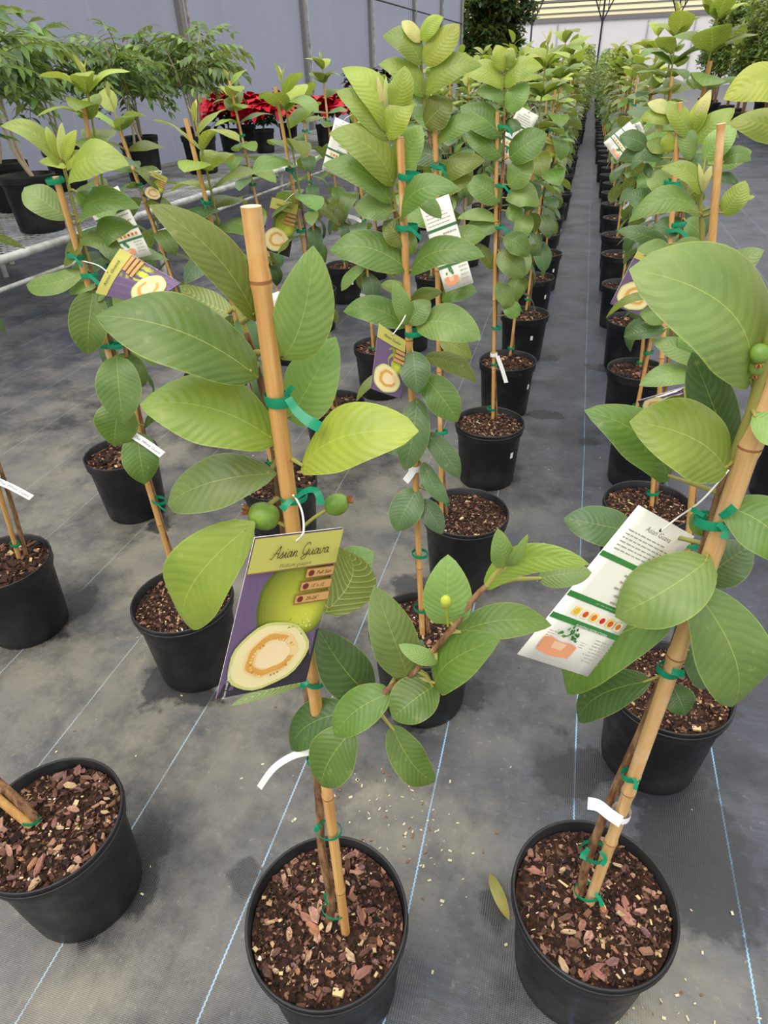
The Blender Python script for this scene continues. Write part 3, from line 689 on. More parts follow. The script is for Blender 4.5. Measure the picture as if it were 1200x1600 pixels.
P7 = hero_plant('guava tree in the second pot of the centre row, behind the nearest tree', -.222, 1.035, (660, 992), (625, 214),
    [(606, 208, 535, 104, 44, 'y', dict(c=-14, p=1.0)), (604, 220, 526, 140, 40, 'b', dict(c=-8)), (612, 175, 632, 103, 40, 'y', dict(c=6)), (606, 218, 646, 158, 44, 'y', dict(c=-6)),
     (600, 178, 590, 118, 9, 's', {}), (603, 180, 603, 118, 9, 's', {}), (596, 180, 584, 124, 8, 's', {}), (614, 292, 516, 206, 54, 'b', dict(c=-16, dt=-.03)), (622, 262, 658, 196, 48, 'p', dict(db=.02, dt=.02)),
     (612, 318, 504, 254, 42, 'm', dict(c=-12, dt=-.01)), (612, 336, 553, 322, 42, 't', dict(c=-4)), (625, 346, 713, 292, 40, 'm', dict(c=-18, dt=-.03)), (634, 382, 600, 345, 40, 'o', {}),
     (637, 422, 515, 388, 58, 'm', dict(c=-10, dt=-.02)), (640, 428, 754, 398, 44, 'm', dict(c=-14, dt=-.04)), (634, 512, 536, 484, 44, 'm', dict(c=-10)), (638, 505, 672, 470, 36, 't', dict(db=-.01)), (636, 508, 616, 438, 28, 'p', dict(db=-.01, dt=-.02)),
     (650, 508, 750, 528, 58, 't', dict(c=-8, dt=-.03)), (645, 548, 652, 614, 48, 'g', dict(dt=-.05, db=-.01)), (662, 588, 716, 658, 52, 'm', dict(dt=-.03)), (652, 622, 632, 736, 52, 'g', dict(dt=-.05, c=4)),
     (666, 676, 720, 746, 36, 'g', dict(dt=-.02)), (662, 722, 702, 785, 28, 'g', dict(dt=-.03, c=8)), (652, 764, 618, 830, 52, 'g', dict(dt=-.05)), (658, 780, 692, 834, 34, 'g', dict(dt=-.03)),
     (622, 586, 556, 626, 16, 'o', dict(dt=-.04, c=-10)), (660, 560, 745, 596, 30, 'o', dict(db=.03, dt=.03, c=-8)), (668, 768, 678, 748, 26, 'd', dict(db=.02, dt=.03)), (636, 458, 595, 442, 20, 'b', dict(db=.02, dt=.04)), (646, 300, 690, 340, 26, 'p', dict(db=.03, dt=.02)),
     (640, 700, 598, 700, 24, 'd', dict(db=.03, dt=.03)), (640, 470, 690, 455, 22, 'o', dict(db=.03, dt=.03))],
    [(655, 900), (652, 800), (648, 700), (640, 560), (634, 450), (622, 360), (612, 290), (606, 230), (600, 190)], [(656, 865), (658, 950), (636, 355, .8), (660, 605, .6), (648, 520), (640, 275)], idx=2)
P9 = hero_plant('guava tree in the third pot of the centre row', -.2, 1.52, (690, 806), (680, 190),
    [(658, 102, 598, 54, 36, 'b', dict(c=-10)), (660, 96, 716, 36, 40, 'y', dict(c=6)), (657, 66, 628, 32, 20, 's', {}), (660, 66, 692, 26, 24, 'y', dict(c=-4)), (665, 148, 752, 100, 38, 'b', dict(c=-12)),
     (660, 152, 592, 98, 34, 'b', dict(c=-10)), (664, 196, 706, 156, 46, 'o', {}), (668, 160, 640, 118, 30, 'p', dict(db=.02, dt=.02)), (683, 222, 762, 188, 28, 'm', dict(c=-6)), (690, 282, 756, 250, 34, 'o', dict(c=-6)),
     (684, 300, 738, 275, 30, 'o', {}), (690, 350, 622, 330, 34, 'm', {}), (692, 380, 760, 365, 34, 'm', {}), (690, 470, 745, 455, 32, 'm', dict(c=-6)), (688, 530, 738, 560, 32, 'o', {}), (690, 250, 630, 235, 36, 'd', dict(dt=.03)), (684, 205, 645, 165, 28, 'm', dict(dt=.04))],
    [(690, 700), (690, 560), (690, 450), (686, 330), (676, 240), (664, 170), (658, 100), (658, 66)], [(688, 778, .8), (690, 675), (690, 564, .7), (688, 480, 1.2), (684, 260, .8)])
P10 = hero_plant('guava tree in the fourth pot of the centre row', -.205, 2.1, (770, 655), (777, 175),
    [(786, 138, 718, 114, 30, 'y', dict(c=-10)), (790, 138, 848, 104, 30, 'y', dict(c=-10)), (788, 110, 775, 70, 26, 'y', {}), (790, 106, 803, 78, 20, 'b', {}), (792, 174, 826, 130, 34, 'p', {}), (786, 160, 742, 142, 22, 'p', dict(c=-5)),
     (784, 212, 720, 164, 42, 'm', {}), (784, 246, 726, 200, 38, 'm', {}), (796, 248, 854, 208, 46, 'm', {}), (795, 292, 832, 250, 40, 't', {}), (790, 205, 815, 200, 20, 'd', dict(c=-4)), (782, 315, 728, 280, 38, 'm', {}), (790, 312, 842, 322, 36, 't', dict(c=-10)),
     (780, 352, 722, 362, 30, 't', {}), (790, 330, 818, 335, 26, 'm', {}), (778, 345, 714, 340, 18, 'p', dict(c=-4)), (786, 372, 826, 400, 34, 'm', dict(c=-4)), (778, 395, 820, 430, 40, 't', {}), (770, 420, 745, 380, 20, 'o', {}), (800, 480, 775, 440, 28, 't', {}), (812, 492, 785, 475, 26, 'm', {})],
    [(772, 560), (776, 450), (780, 350), (786, 250), (788, 180), (789, 130), (789, 104)], [(768, 638), (775, 568), (776, 512), (786, 198, 1), (782, 290, 1), (780, 355, 1)], r=.006, idx=1, sticker=True)
P8 = hero_plant('guava tree in the second pot of the row right of the aisle', .305, .99, (1062, 1012), (1127, 193),
    [(1094, 304, 1034, 262, 26, 'b', dict(c=-10, fold=.4)), (1096, 300, 1112, 258, 12, 's', {}), (1098, 300, 1092, 255, 8, 's', {}), (1095, 338, 984, 344, 38, 'm', dict(c=-22, dt=-.03)), (1128, 335, 1164, 282, 36, 'b', dict(c=4)), (1150, 318, 1180, 306, 9, 'b', {}),
     (1106, 402, 1044, 405, 44, 't', dict(c=-8)), (1116, 440, 1192, 390, 42, 't', dict(dt=-.02)), (1050, 392, 996, 388, 26, 't', {}), (1045, 385, 966, 358, 26, 'd', dict(db=.03, dt=.03)), (1100, 250, 1150, 195, 40, 'p', dict(db=.03, dt=.03)), (1128, 255, 1174, 250, 26, 'm', dict(c=-8, db=.03, dt=.03)),
     (1092, 585, 1000, 600, 36, 't', dict(c=-4, dt=-.03)), (1100, 570, 1020, 530, 34, 't', {}), (1090, 640, 1058, 625, 26, 'p', {}), (1040, 515, 974, 525, 24, 'd', {}), (1040, 500, 1000, 488, 28, 'm', {}), (1080, 560, 1075, 500, 36, 'p', {}), (1044, 470, 946, 495, 14, 'o', dict(c=-14))],
    [(1075, 900), (1085, 760), (1092, 650), (1096, 560), (1100, 450), (1098, 380), (1095, 330), (1095, 300)], [(1090, 605, .8), (1066, 985), (1116, 400), (1078, 850)], idx=0)
P8b = hero_plant('guava tree in the third pot of the row right of the aisle', .305, 1.67, (1018, 792), (1062, 160),
    [(1080, 215, 1040, 158, 30, 'b', {}), (1082, 210, 1100, 150, 26, 'y', {}), (1083, 205, 1110, 140, 20, 's', {}), (1084, 225, 1148, 168, 34, 'b', {}), (1080, 250, 1066, 190, 28, 'p', {}), (1050, 190, 1000, 185, 24, 'b', dict(c=-4)), (1048, 175, 1012, 160, 18, 's', {}),
     (1040, 235, 1010, 222, 22, 'b', {}), (1042, 240, 1046, 205, 24, 'y', {}), (1035, 205, 1024, 195, 12, 's', {}), (1036, 250, 966, 250, 30, 'd', dict(c=-10)), (1010, 228, 968, 212, 28, 'd', {}), (1020, 262, 1005, 270, 20, 'd', {}), (1040, 300, 1012, 268, 30, 'p', {}),
     (1020, 322, 980, 302, 30, 'd', {}), (1070, 300, 1050, 285, 26, 'o', {}), (1085, 262, 1100, 240, 30, 'g', {}), (1120, 260, 1175, 235, 30, 'm', {}), (1118, 275, 1155, 285, 16, 'd', {}), (1060, 365, 1020, 350, 22, 'd', {}), (1070, 345, 1100, 370, 30, 'm', {})],
    [(1030, 700), (1045, 560), (1060, 420), (1070, 300), (1080, 240), (1083, 210)], [(1050, 285, 1), (1048, 360, 1.2), (1060, 350), (1020, 770)], idx=1)

# ------------------------------------------------------------------ the other trees of the rows
def guava(label, X, Y, seed, top=None, base=None, lod=0, hgt=None, sticker=False, group=GV, shift=(0, 0)):
    random.seed(seed)
    th = plant(label, X, Y); th['group'] = group
    base_parts(th, False, seed, sticker and lod == 0, lod == 0)
    B = base or Vector((X + rnd(-.03, .03), Y + rnd(-.03, .03), .213))
    T = top or Vector((B.x + rnd(-.06, .06), B.y + rnd(-.05, .05), rnd(1.12, 1.24)))
    if lod < 2: stake_obj(th, B, T, .0062, .0058, (.25, .5, .75) if lod == 0 else (), 8 if lod == 0 else 6)
    zt = hgt or T.z + rnd(-.05, .14)
    off = Vector((rnd(-.015, .015), rnd(.012, .02), 0))
    tops = B.lerp(T, (zt - B.z) / (T.z - B.z)) + off * 1.4
    pts = [B + Vector((.012, .014, -.004))] + [B.lerp(T, q) + off * (1 + .3 * math.sin(7 * q + seed)) for q in (.2, .4, .6, .8)] + [tops]
    st = stem_from(pts, th, (.0062, .0024), green=.3)
    if lod == 0:
        for q in (.04, .25, .42, .6, .82):
            tie(th, B.lerp(T, q + rnd(-.03, .03)), rnd(.7, 1.2) if random.random() < .5 else None, .0115, .009, 1.4, rnd(-.5, .5))
    z = rnd(.48, .58) if not shift[0] else shift[0]; yaw = rnd(0, 6.28)
    lo = z
    while z < zt - .01:
        f = (z - lo) / max(.01, zt - lo); c = st[min(range(len(st)), key=lambda i: abs(st[i].z - z))]
        for s_ in (0, math.pi):
            if random.random() < .1: continue
            ln = (rnd(.125, .17) if f < .85 else rnd(.115, .155)) * (1 if f < .95 else .8)
            pit = -.75 + f * 1.3 + rnd(-.3, .3) if f < .55 else -.1 + (f - .55) * 2.1 + rnd(-.2, .2)
            me_ = random.choice(STD[:3] if f > .5 else STD)
            tn = random.choice('ggmdt' if f < .45 else 'mmmtgod' if f < .75 else 'mbtbo' if f < .9 else 'yyb')
            o = put('leaf', me_, th, c - Vector(th.location), color=tone(tn, .12))
            o.scale = (ln, ln * rnd(.9, 1.08), ln); o.rotation_euler = (rnd(-.35, .35), -pit, yaw + s_ + rnd(-.25, .25))
        yaw += math.pi / 2 + rnd(-.3, .3); z += rnd(.046, .062) * (1 if f < .8 else .62)
    for k in range(3):
        o = put('leaf', STD[3], th, tops - Vector(th.location), color=tone('s')); l_ = rnd(.035, .055)
        o.scale = (l_, l_ * .6, l_); o.rotation_euler = (0, -rnd(1.1, 1.45), k * 2.1 + seed)
    return th

# joined foliage for trees too far away to tell single leaves apart
def foliage_mesh(seed, n, z0, z1, ln, spread, bushy):
    random.seed(seed); V = []; Fc = []; UV = []; C = []
    base = leaf_surface([Vector((u, 0, .12 * math.sin(math.pi * u) - .16 * u * u)) for u in (0, .25, .5, .78, 1)], [Vector((0, 1, 0))] * 5, [Vector((0, 0, 1))] * 5, [.27 * profile(u) for u in (.02, .25, .5, .78, 1)], 2, .2, .15)
    for i in range(n):
        f = random.random() ** (.8 if bushy else .9); z = z0 + (z1 - z0) * f
        yaw = rnd(0, 6.28); l_ = ln * rnd(.75, 1.2)
        pit = (-.9 + 1.6 * f + rnd(-.3, .3)) if not bushy else rnd(-.8, .7)
        r0 = 0 if not bushy else spread * math.sqrt(random.random()) * (.45 + .9 * math.sin(math.pi * min(.95, .15 + f * .8)))
        m = Matrix.Translation((r0 * math.cos(yaw), r0 * math.sin(yaw), z)) @ Matrix.Rotation(yaw + (rnd(-.9, .9) if bushy else 0), 4, 'Z') @ Matrix.Rotation(-pit, 4, 'Y') @ Matrix.Rotation(rnd(-.5, .5), 4, 'X') @ Matrix.Scale(l_, 4)
        k = len(V); V += [m @ v for v in base[0]]; Fc += [tuple(q + k for q in fc) for fc in base[1]]; UV += base[2]
        tn = random.choice(('ggmd' if f < .4 else 'mmtdo' if f < .75 else 'mbby') if not bushy else ('ddmmo' if f < .7 else 'mmbb'))
        c = tone(tn, .15); C += [c] * len(base[0])
    return mesh('foliage', V, Fc, LEAFV, uv=UV, colr=C)
FOL = [foliage_mesh(s, 40, .5, z, .14, 0, False) for s, z in ((1, 1.22), (2, 1.3), (3, 1.16), (4, 1.36), (5, 1.26))]
BUSH = [foliage_mesh(s, 360, .42, z, .06, .15, True) for s, z in ((11, 1.3), (12, 1.42), (13, 1.22))]
STK = {}
def shared(name, fn):
    if name not in STK: STK[name] = fn()
    return STK[name]
def far_tree(label, X, Y, seed, group, bush=False):
    random.seed(seed)
    th = thing('potted_guava_tree' if not bush else 'potted_shrub', label, 'potted plant', (X, Y, 0), group)
    p = put('pot', POT_LO, th); put('soil', SOIL_LO, th)
    def mk():
        m = MB().tube([(0, 0, .21), (0, 0, 1.18)], .006, 6); return mesh('bamboo_stake', m.V, m.F, BAMBOO)
    def mk2():
        m = MB().tube([(.012, .012, .21), (.016, .01, .6), (.008, .014, .9), (.004, .004, 1.2)], [.006, .005, .004, .002], 6); return mesh('stem', m.V, m.F, BARK)
    r = rnd(0, 6.28)
    a = put('bamboo_stake', shared('stk', mk), th); a.rotation_euler = (rnd(-.05, .05), rnd(-.05, .05), 0)
    put('stem', shared('stm', mk2), th)
    f = put('foliage', random.choice(BUSH if bush else FOL), th, kind='stuff'); f.rotation_euler.z = r; f.scale = (1.05, 1.05, rnd(.96, 1.14))
    return th
ROWN = {-2: 'third row left of the aisle', -1: 'second row left of the aisle', 0: 'row just left of the aisle', 1: 'row just right of the aisle'}
def anear(k, n): return '%s guava tree from the front in the %s' % (ORD[n], ROWN[k])
rows = {
    -2: dict(x=-1.42, ys=[1.02, 1.62, 2.33, 3.11, 3.62, 4.2, 4.8, 5.4, 6.0, 6.6], skip=0),
    -1: dict(x=-.80, ys=[1.57, 2.14, 2.78, 3.4, 4.02, 4.64, 5.26, 5.88, 6.5], skip=2),
    0: dict(x=-.19, ys=[2.70, 3.36, 4.06, 4.68, 5.3, 5.92, 6.54], skip=4),
    1: dict(x=.335, ys=[2.2, 2.7, 3.34, 3.97, 4.7, 5.3, 5.95, 6.6], skip=3)}
SPEC = {(-2, 0): ((30, 872), (-165, 225)), (-2, 1): ((225, 714), (130, 163)), (-2, 2): ((324, 592), (187, 205)), (-2, 3): ((444, 502), (358, 126)), (-1, 0): ((430, 747), (290, 185)), (-1, 1): ((520, 640), (430, 136)), (0, 0): ((797, 556), (842, 200)), (0, 1): ((822, 486), (868, 140)), (1, 0): ((990, 660), (1110, 95)), (1, 1): ((1000, 575), (1055, 75))}
HG = {(-2, 1): 1.30, (-1, 0): 1.2, (-1, 1): 1.27, (-2, 0): 1.2, (-2, 2): 1.24, (1, 0): 1.42, (1, 1): 1.4, (1, 2): 1.36, (1, 3): 1.38, (0, 0): 1.34, (0, 1): 1.36, (0, 2): 1.33}
for k, rw in rows.items():
    random.seed(100 + k)
    for i, y in enumerate(rw['ys']):
        X = rw['x'] + rnd(-.02, .02); sp = SPEC.get((k, i)); top = base = None
        if sp:
            base = atZ(*sp[0], .213); top = atY(*sp[1], base.y)
            if top.z > 1.3: top = base.lerp(top, (1.24 - base.z) / (top.z - base.z))
        if (k, i) == (-2, 0): X = -1.375
        guava(anear(k, i + rw['skip']), X, y, 1000 + 50 * k + i, top, base, 0, HG.get((k, i)), k == 0 or (k, i) == (-2, 5), shift=(.93, 0) if (k, i) == (-2, 0) else (0, 0))
        random.seed(300 + 40 * k + i)
FARG = 'distant staked guava trees far down the rows'
rows[-3] = dict(x=-2.02, ys=[8.4], skip=0); ROWN[-3] = 'leftmost row beside the bench'
for k, rw in rows.items():
    y = rw['ys'][-1] + .62; j = 0
    random.seed(500 + k)
    while y < 33:
        X = rw['x'] + rnd(-.03, .03) 
        bush = y > (14 if k >= 0 else 22)
        if bush and k == 0: X += .04
        lab = ('small distant staked guava tree far down the %s' if not bush else 'distant bushy shrub, far end of the %s') % ROWN[k]
        far_tree(lab, X, y, 2000 + 100 * k + j, FARG + ', ' + ROWN[k] if not bush else 'bushy shrubs at the far end, ' + ROWN[k], bush)
        y += .62 if y < 16 else .8; j += 1

# ------------------------------------------------------------------ half-hidden pot beyond the right-hand row
guava('guava tree whose black pot is half cut off by the right picture edge', .825, 2.2, 4321, Vector((1.02, 2.24, 1.2)), Vector((.85, 2.2, .213)), 0, 1.25)

# ------------------------------------------------------------------ metal bench along the left wall
BZ = .53
def bx_(Y, inset=0.): return -3.07 + .034 * Y - inset
bench = thing('metal_bench', 'galvanised pipe bench with wire mesh top along the grey cloth wall', 'bench', (-3.8, 6, 0))
bo = Vector((-3.8, 6, 0))
for ins, z, r in ((0, BZ - .02, .024), (.36, BZ - .03, .02), (1.55, BZ - .03, .02)):
    MB().tube([(bx_(1.0, ins), 1.0, z), (bx_(13, ins), 13, z)], r, 10).build('rail', STEEL, bench, bo)
m = MB().tube([(bx_(1.0), 1.0, BZ - .16), (bx_(13), 13, BZ - .16)], .013, 8); m.build('lower_rail', STEEL, bench, bo)
for Y in (2.33, 4.4, 6.6, 8.8, 11.0):
    for ins in (.02, 1.5): MB().tube([(bx_(Y, ins), Y, 0), (bx_(Y, ins), Y, BZ - .02)], .02, 8).build('leg', STEEL, bench, bo)
    MB().tube([(bx_(Y, 0), Y, BZ - .07), (bx_(Y, 1.55), Y, BZ - .07)], .018, 8).build('crossbar', STEEL, bench, bo)
m = MB()
for i in range(32): m.box(((bx_(1, .03 + i * .049) + bx_(13, .03 + i * .049)) / 2, 7, BZ - .004), (.003, 12, .003), rot=Matrix.Rotation(-.034, 3, 'Z'))
for j in range(240): Y = 1 + .05 * j; m.box(((bx_(Y) + bx_(Y, 1.55)) / 2, Y, BZ - .002), (1.55, .003, .003))
m.build('wire_mesh', STEEL, bench, bo, smooth=False, kind='stuff')

# feathery trees on the bench
def frond_mesh(seed, pairs, ln, lw, droop):
    random.seed(seed); V = []; Fc = []; UV = []; C = []; mi = []
    pts = []; x = z = 0.
    for i in range(pairs + 1):
        a = .35 - droop * (i / pairs) ** 1.2; pts.append(Vector((x, 0, z))); x += math.cos(a) / pairs; z += math.sin(a) / pairs
    m = MB().tube(pts, [.010 - .006 * i / pairs for i in range(pairs + 1)], 4, cap=False)
    V += m.V; Fc += m.F; UV += [(0, 0)] * len(m.V); C += [lin(110, 130, 70)] * len(m.V)
    us = (0, .3, .65, 1)
    lf = leaf_surface([Vector((u, 0, .06 * math.sin(3.1 * u) - .12 * u * u)) for u in us], [Vector((0, 1, 0))] * 4, [Vector((0, 0, 1))] * 4, [lw * q for q in (.12, 1, .8, .05)], 2, .25, .1, 0)
    for i in range(2, pairs + 1):
        for s_ in (-1, 1):
            q = Matrix.Translation(pts[i]) @ Matrix.Rotation(s_ * rnd(.75, 1.1), 4, 'Z') @ Matrix.Rotation(rnd(.2, .8), 4, 'Y') @ Matrix.Rotation(rnd(-.4, .4), 4, 'X') @ Matrix.Scale(ln * (1 - .45 * abs(i / pairs - .55)) * rnd(.85, 1.1), 4)
            k = len(V); V += [q @ v for v in lf[0]]; Fc += [tuple(w + k for w in f) for f in lf[1]]; UV += lf[2]; C += [tone(random.choice('cccdm') if False else random.choice('ggmmtp'), .12)] * len(lf[0])
    return mesh('compound_leaf', V, Fc, LEAFV, uv=UV, colr=C)
FR = [frond_mesh(s, 9, .27, .17, d) for s, d in ((1, 1.3), (2, 1.7), (3, 2.2), (4, .9))]
POT_BIG = 1.32
CURRY = [(-3.22, 3.62, 1.45, 'large feathery tree in the front black pot at the bench corner'), (-3.95, 4.25, 1.55, 'feathery tree behind the front bench pot against the grey cloth'), (-4.15, 3.2, 1.5, 'feathery tree at the far left edge with yellow flower buds'),
         (-3.72, 5.6, 1.5, 'feathery tree in the bench pot left of the wall post'), (-4.15, 6.3, 1.55, 'feathery tree behind the paired bench pots'), (-3.5, 6.25, 1.45, 'feathery tree in the bench pot below the wall post'),
         (-4.2, 5.2, 1.6, 'tallest feathery tree in the middle of the bench'), (-4.1, 7.3, 1.45, 'feathery tree beside the red flowers, sprays reaching right')]
for i, (X, Y, ht, lab) in enumerate(CURRY):
    random.seed(700 + i)
    th = thing('potted_feathery_tree', lab, 'potted plant', (X, Y, BZ), 'feathery trees on the bench')
    p = put('pot', POT_LO, th); p.scale = (POT_BIG,) * 3; s_ = put('soil', SOIL_LO, th); s_.scale = (POT_BIG,) * 3
    tops = []
    for k in range(2):
        a = rnd(0, 6.28); e = Vector((rnd(-.08, .08), rnd(-.08, .08), .74 + rnd(-.05, .1)))
        m = MB().tube(catmull([(.04 * math.cos(a + 3.1 * k), .04 * math.sin(a + 3.1 * k), .27), (e.x * .4, e.y * .4, .45), e, e + Vector((e.x, e.y, .28))], 4), [.011] * 5 + [.008] * 5 + [.005] * 3, 7)
        put('stem', mesh('stem', m.V, m.F, mat('pale_trunk', lin(188, 172, 142), .8)), th); tops.append(e)
    for k in range(44):
        e = random.choice(tops); f = random.random()
        o = put('compound_leaf', random.choice(FR), th, e + Vector((e.x * f, e.y * f, .24 * f - .08)))
        l_ = rnd(.36, .52); o.scale = (l_,) * 3; o.rotation_euler = (rnd(-.3, .3), -rnd(-.2, .5) * (.4 + f), rnd(0, 6.28))
    if 'yellow' in lab:
        m = MB()
        for k in range(26): 
            c = Vector((.45 + rnd(-.07, .07), -.1 + rnd(-.07, .07), .72 + rnd(-.03, .03))); m.box(c, (.02, .02, .02), rot=Matrix.Rotation(rnd(0, 3), 3, (1, .5, .3)))
        put('flower_cluster', mesh('flower_cluster', m.V, m.F, mat('yellow_buds', lin(226, 214, 96), .6)), th)

# red poinsettias and dark red shrubs on the far bench
REDM = mat('red_bract', None, .5, .3, lambda nt, b: nt.links.new(mixc(nt, noi(nt, objc(nt), 30.), lin(150, 8, 30), lin(222, 24, 50)), b.inputs['Base Color']))
def bracts(seed, n, mt, ln, w):
    random.seed(seed); V = []; Fc = []; UV = []
    for k in range(n):
        us = (0, .3, .6, .85, 1); pit = .45 if k % 2 else .1
        lf = leaf_surface([Vector((u, 0, .15 * math.sin(3.1 * u) - .3 * u * u)) for u in us], [Vector((0, 1, 0))] * 5, [Vector((0, 0, 1))] * 5, [w * q for q in (.1, .8, 1, .55, .03)], 2, .3, .1, .1, k)
        q = Matrix.Rotation(k * 6.283 / n * 2.4, 4, 'Z') @ Matrix.Rotation(-pit + rnd(-.2, .2), 4, 'Y') @ Matrix.Scale(ln * rnd(.8, 1.15), 4)
        c = len(V); V += [q @ v for v in lf[0]]; Fc += [tuple(i + c for i in f) for f in lf[1]]; UV += lf[2]
    return mesh('flower_head', V, Fc, mt, uv=UV)
HEAD = [bracts(s, 11, REDM, .17, .3) for s in (1, 2)]
GLV = [bracts(s, 8, mat('dark_green_leaf', lin(52, 82, 44), .5), .13, .24) for s in (3, 4)]
DRK = [bracts(s, 9, mat('dark_red_leaf', lin(78, 24, 40), .45), .14, .2) for s in (5, 6)]
POIN = [(352, 168, 'red poinsettia left of the thin pale stake on the bench'), (408, 172, 'red poinsettia in the middle of the bench group'), (446, 158, 'red poinsettia behind the middle one, against the grey cloth'), (505, 150, 'red poinsettia at the right end of the bench group'), (380, 160, 'red poinsettia squeezed between the two left ones'),
        (590, 92, 'dark red leaved shrub at the far end of the bench'), (552, 84, 'dark red leaved shrub behind the poinsettias'), (632, 80, 'dark red leaved shrub beyond the bench end, against the cloth')]
for i, (px, py, lab) in enumerate(POIN):
    random.seed(800 + i); dark = i > 4
    c = atY(px, py, (8.1, 8.0, 8.9, 8.6, 8.8)[i]) if not dark else atY(px, py, 10.5 + .9 * (i - 5))
    if c.x < -4.45: c = CAMP + (c - CAMP) * (-4.45 + .0) / c.x if False else Vector((-4.35, c.y, c.z))
    z0 = BZ if c.y < 12.5 and c.x < bx_(c.y, .1) else 0.
    th = thing('potted_poinsettia' if not dark else 'potted_dark_shrub', lab, 'potted plant', (c.x, c.y, z0), 'red poinsettias on the bench' if not dark else 'dark red shrubs by the far bench')
    put('pot', POT_LO, th); put('soil', SOIL_LO, th)
    hh = .36 if not dark else max(.3, 1.25 - z0)
    m = MB().tube([(0, 0, .2), (.01, 0, hh)], .01, 6); put('stem', mesh('stem', m.V, m.F, BARK), th)
    for k in range(9 if not dark else 16):
        a = k * 2.4; r = .24 * math.sqrt((k + .3) / 9) if not dark else rnd(.02, .16)
        o = put('flower_head' if not dark else 'leaf_whorl', random.choice(HEAD if not dark else (DRK + GLV)), th, (r * math.cos(a), r * math.sin(a), hh + .16 - r * .6 + rnd(-.03, .04) if not dark else hh * rnd(.5, 1.1)))
        o.rotation_euler = (rnd(-.5, .5), rnd(-.5, .5), a); q = rnd(1.0, 1.35); o.scale = (q, q, q)
    for k in range(6):
        a = k * 1.05; o = put('leaf_whorl', random.choice(GLV), th, (.1 * math.cos(a), .1 * math.sin(a), hh - .02 + rnd(-.06, .02))); o.rotation_euler = (rnd(-.3, .3), rnd(-.3, .3), a)

# dark tree past the end of the cloth wall, tall trees at the right
def crown(seed, n, c, r, ln, tones):
    random.seed(seed); V = []; Fc = []; UV = []; C = []
    base = leaf_surface([Vector((u, 0, -.1 * u * u)) for u in (0, .5, 1)], [Vector((0, 1, 0))] * 3, [Vector((0, 0, 1))] * 3, [.02, .24, .02], 2, .2, .1, 0)
    cl = [Vector((rnd(-1, 1), rnd(-1, 1), rnd(-1, 1))).normalized() * random.random() ** .4 for _ in range(60)]
    for i in range(n):
        p = random.choice(cl) + Vector((rnd(-.22, .22), rnd(-.22, .22), rnd(-.22, .22)))
        p = Vector((c[0] + p.x * r[0], c[1] + p.y * r[1], c[2] + p.z * r[2]))
        q = Matrix.Translation(p) @ Matrix.Rotation(rnd(0, 6.28), 4, 'Z') @ Matrix.Rotation(rnd(-.7, .9), 4, 'Y') @ Matrix.Rotation(rnd(-.6, .6), 4, 'X') @ Matrix.Scale(ln * rnd(.7, 1.3), 4)
        k = len(V); V += [q @ v for v in base[0]]; Fc += [tuple(w + k for w in f) for f in base[1]]; UV += base[2]; C += [tone(random.choice(tones), .15)] * len(base[0])
    return mesh('foliage', V, Fc, LEAFV, uv=UV, colr=C)
th = thing('evergreen_tree', 'large dark green tree past the end of the grey cloth wall', 'tree', (-4.15, 31.8, 0))
m = MB().tube([(0, 0, 0), (.05, 0, 1.2), (0, 0, 3.4)], [.14, .11, .05], 8); put('trunk', mesh('trunk', m.V, m.F, BARK), th)
TONE['k'] = (34, 62, 34); TONE['j'] = (46, 80, 40)
put('foliage', crown(41, 15000, (0, 0, 3.0), (1.5, 1.2, 2.4), .27, 'kkkj'), th, kind='stuff')
CR = [crown(50 + s, 2600, (0, 0, 1.62), (.40, .40, .72), .105, 'ddmmbo') for s in range(3)]
k = 0
for X in (3.15, 4.3, 5.45):
    for j in range(9):
        random.seed(900 + k); Y = 13.0 + 1.3 * j + (X - 3.15) * .3
        if X > 4 and j > 6: continue
        lab = 'nearest tall bushy tree in the right-hand block, at the picture edge' if k == 0 else 'tall bushy tree in the block at the right'
        th = thing('potted_bushy_tree', lab, 'potted tree', (X + rnd(-.08, .08), Y, 0), 'tall bushy trees in the right-hand block')
        p = put('pot', POT_LO, th); p.scale = (1.4,) * 3; p = put('soil', SOIL_LO, th); p.scale = (1.4,) * 3
        for q in range(2):
            m = MB().tube([(.03 * q, 0, .28), (.05 * q - .02, .02, .8), (.1 * q - .05, -.02, 1.5)], [.018, .015, .008], 6); put('trunk', mesh('trunk', m.V, m.F, BARK), th)
        o = put('foliage', CR[k % 3], th, kind='stuff'); o.rotation_euler.z = rnd(0, 6.28); o.scale = (1, 1, rnd(.95, 1.12)); k += 1

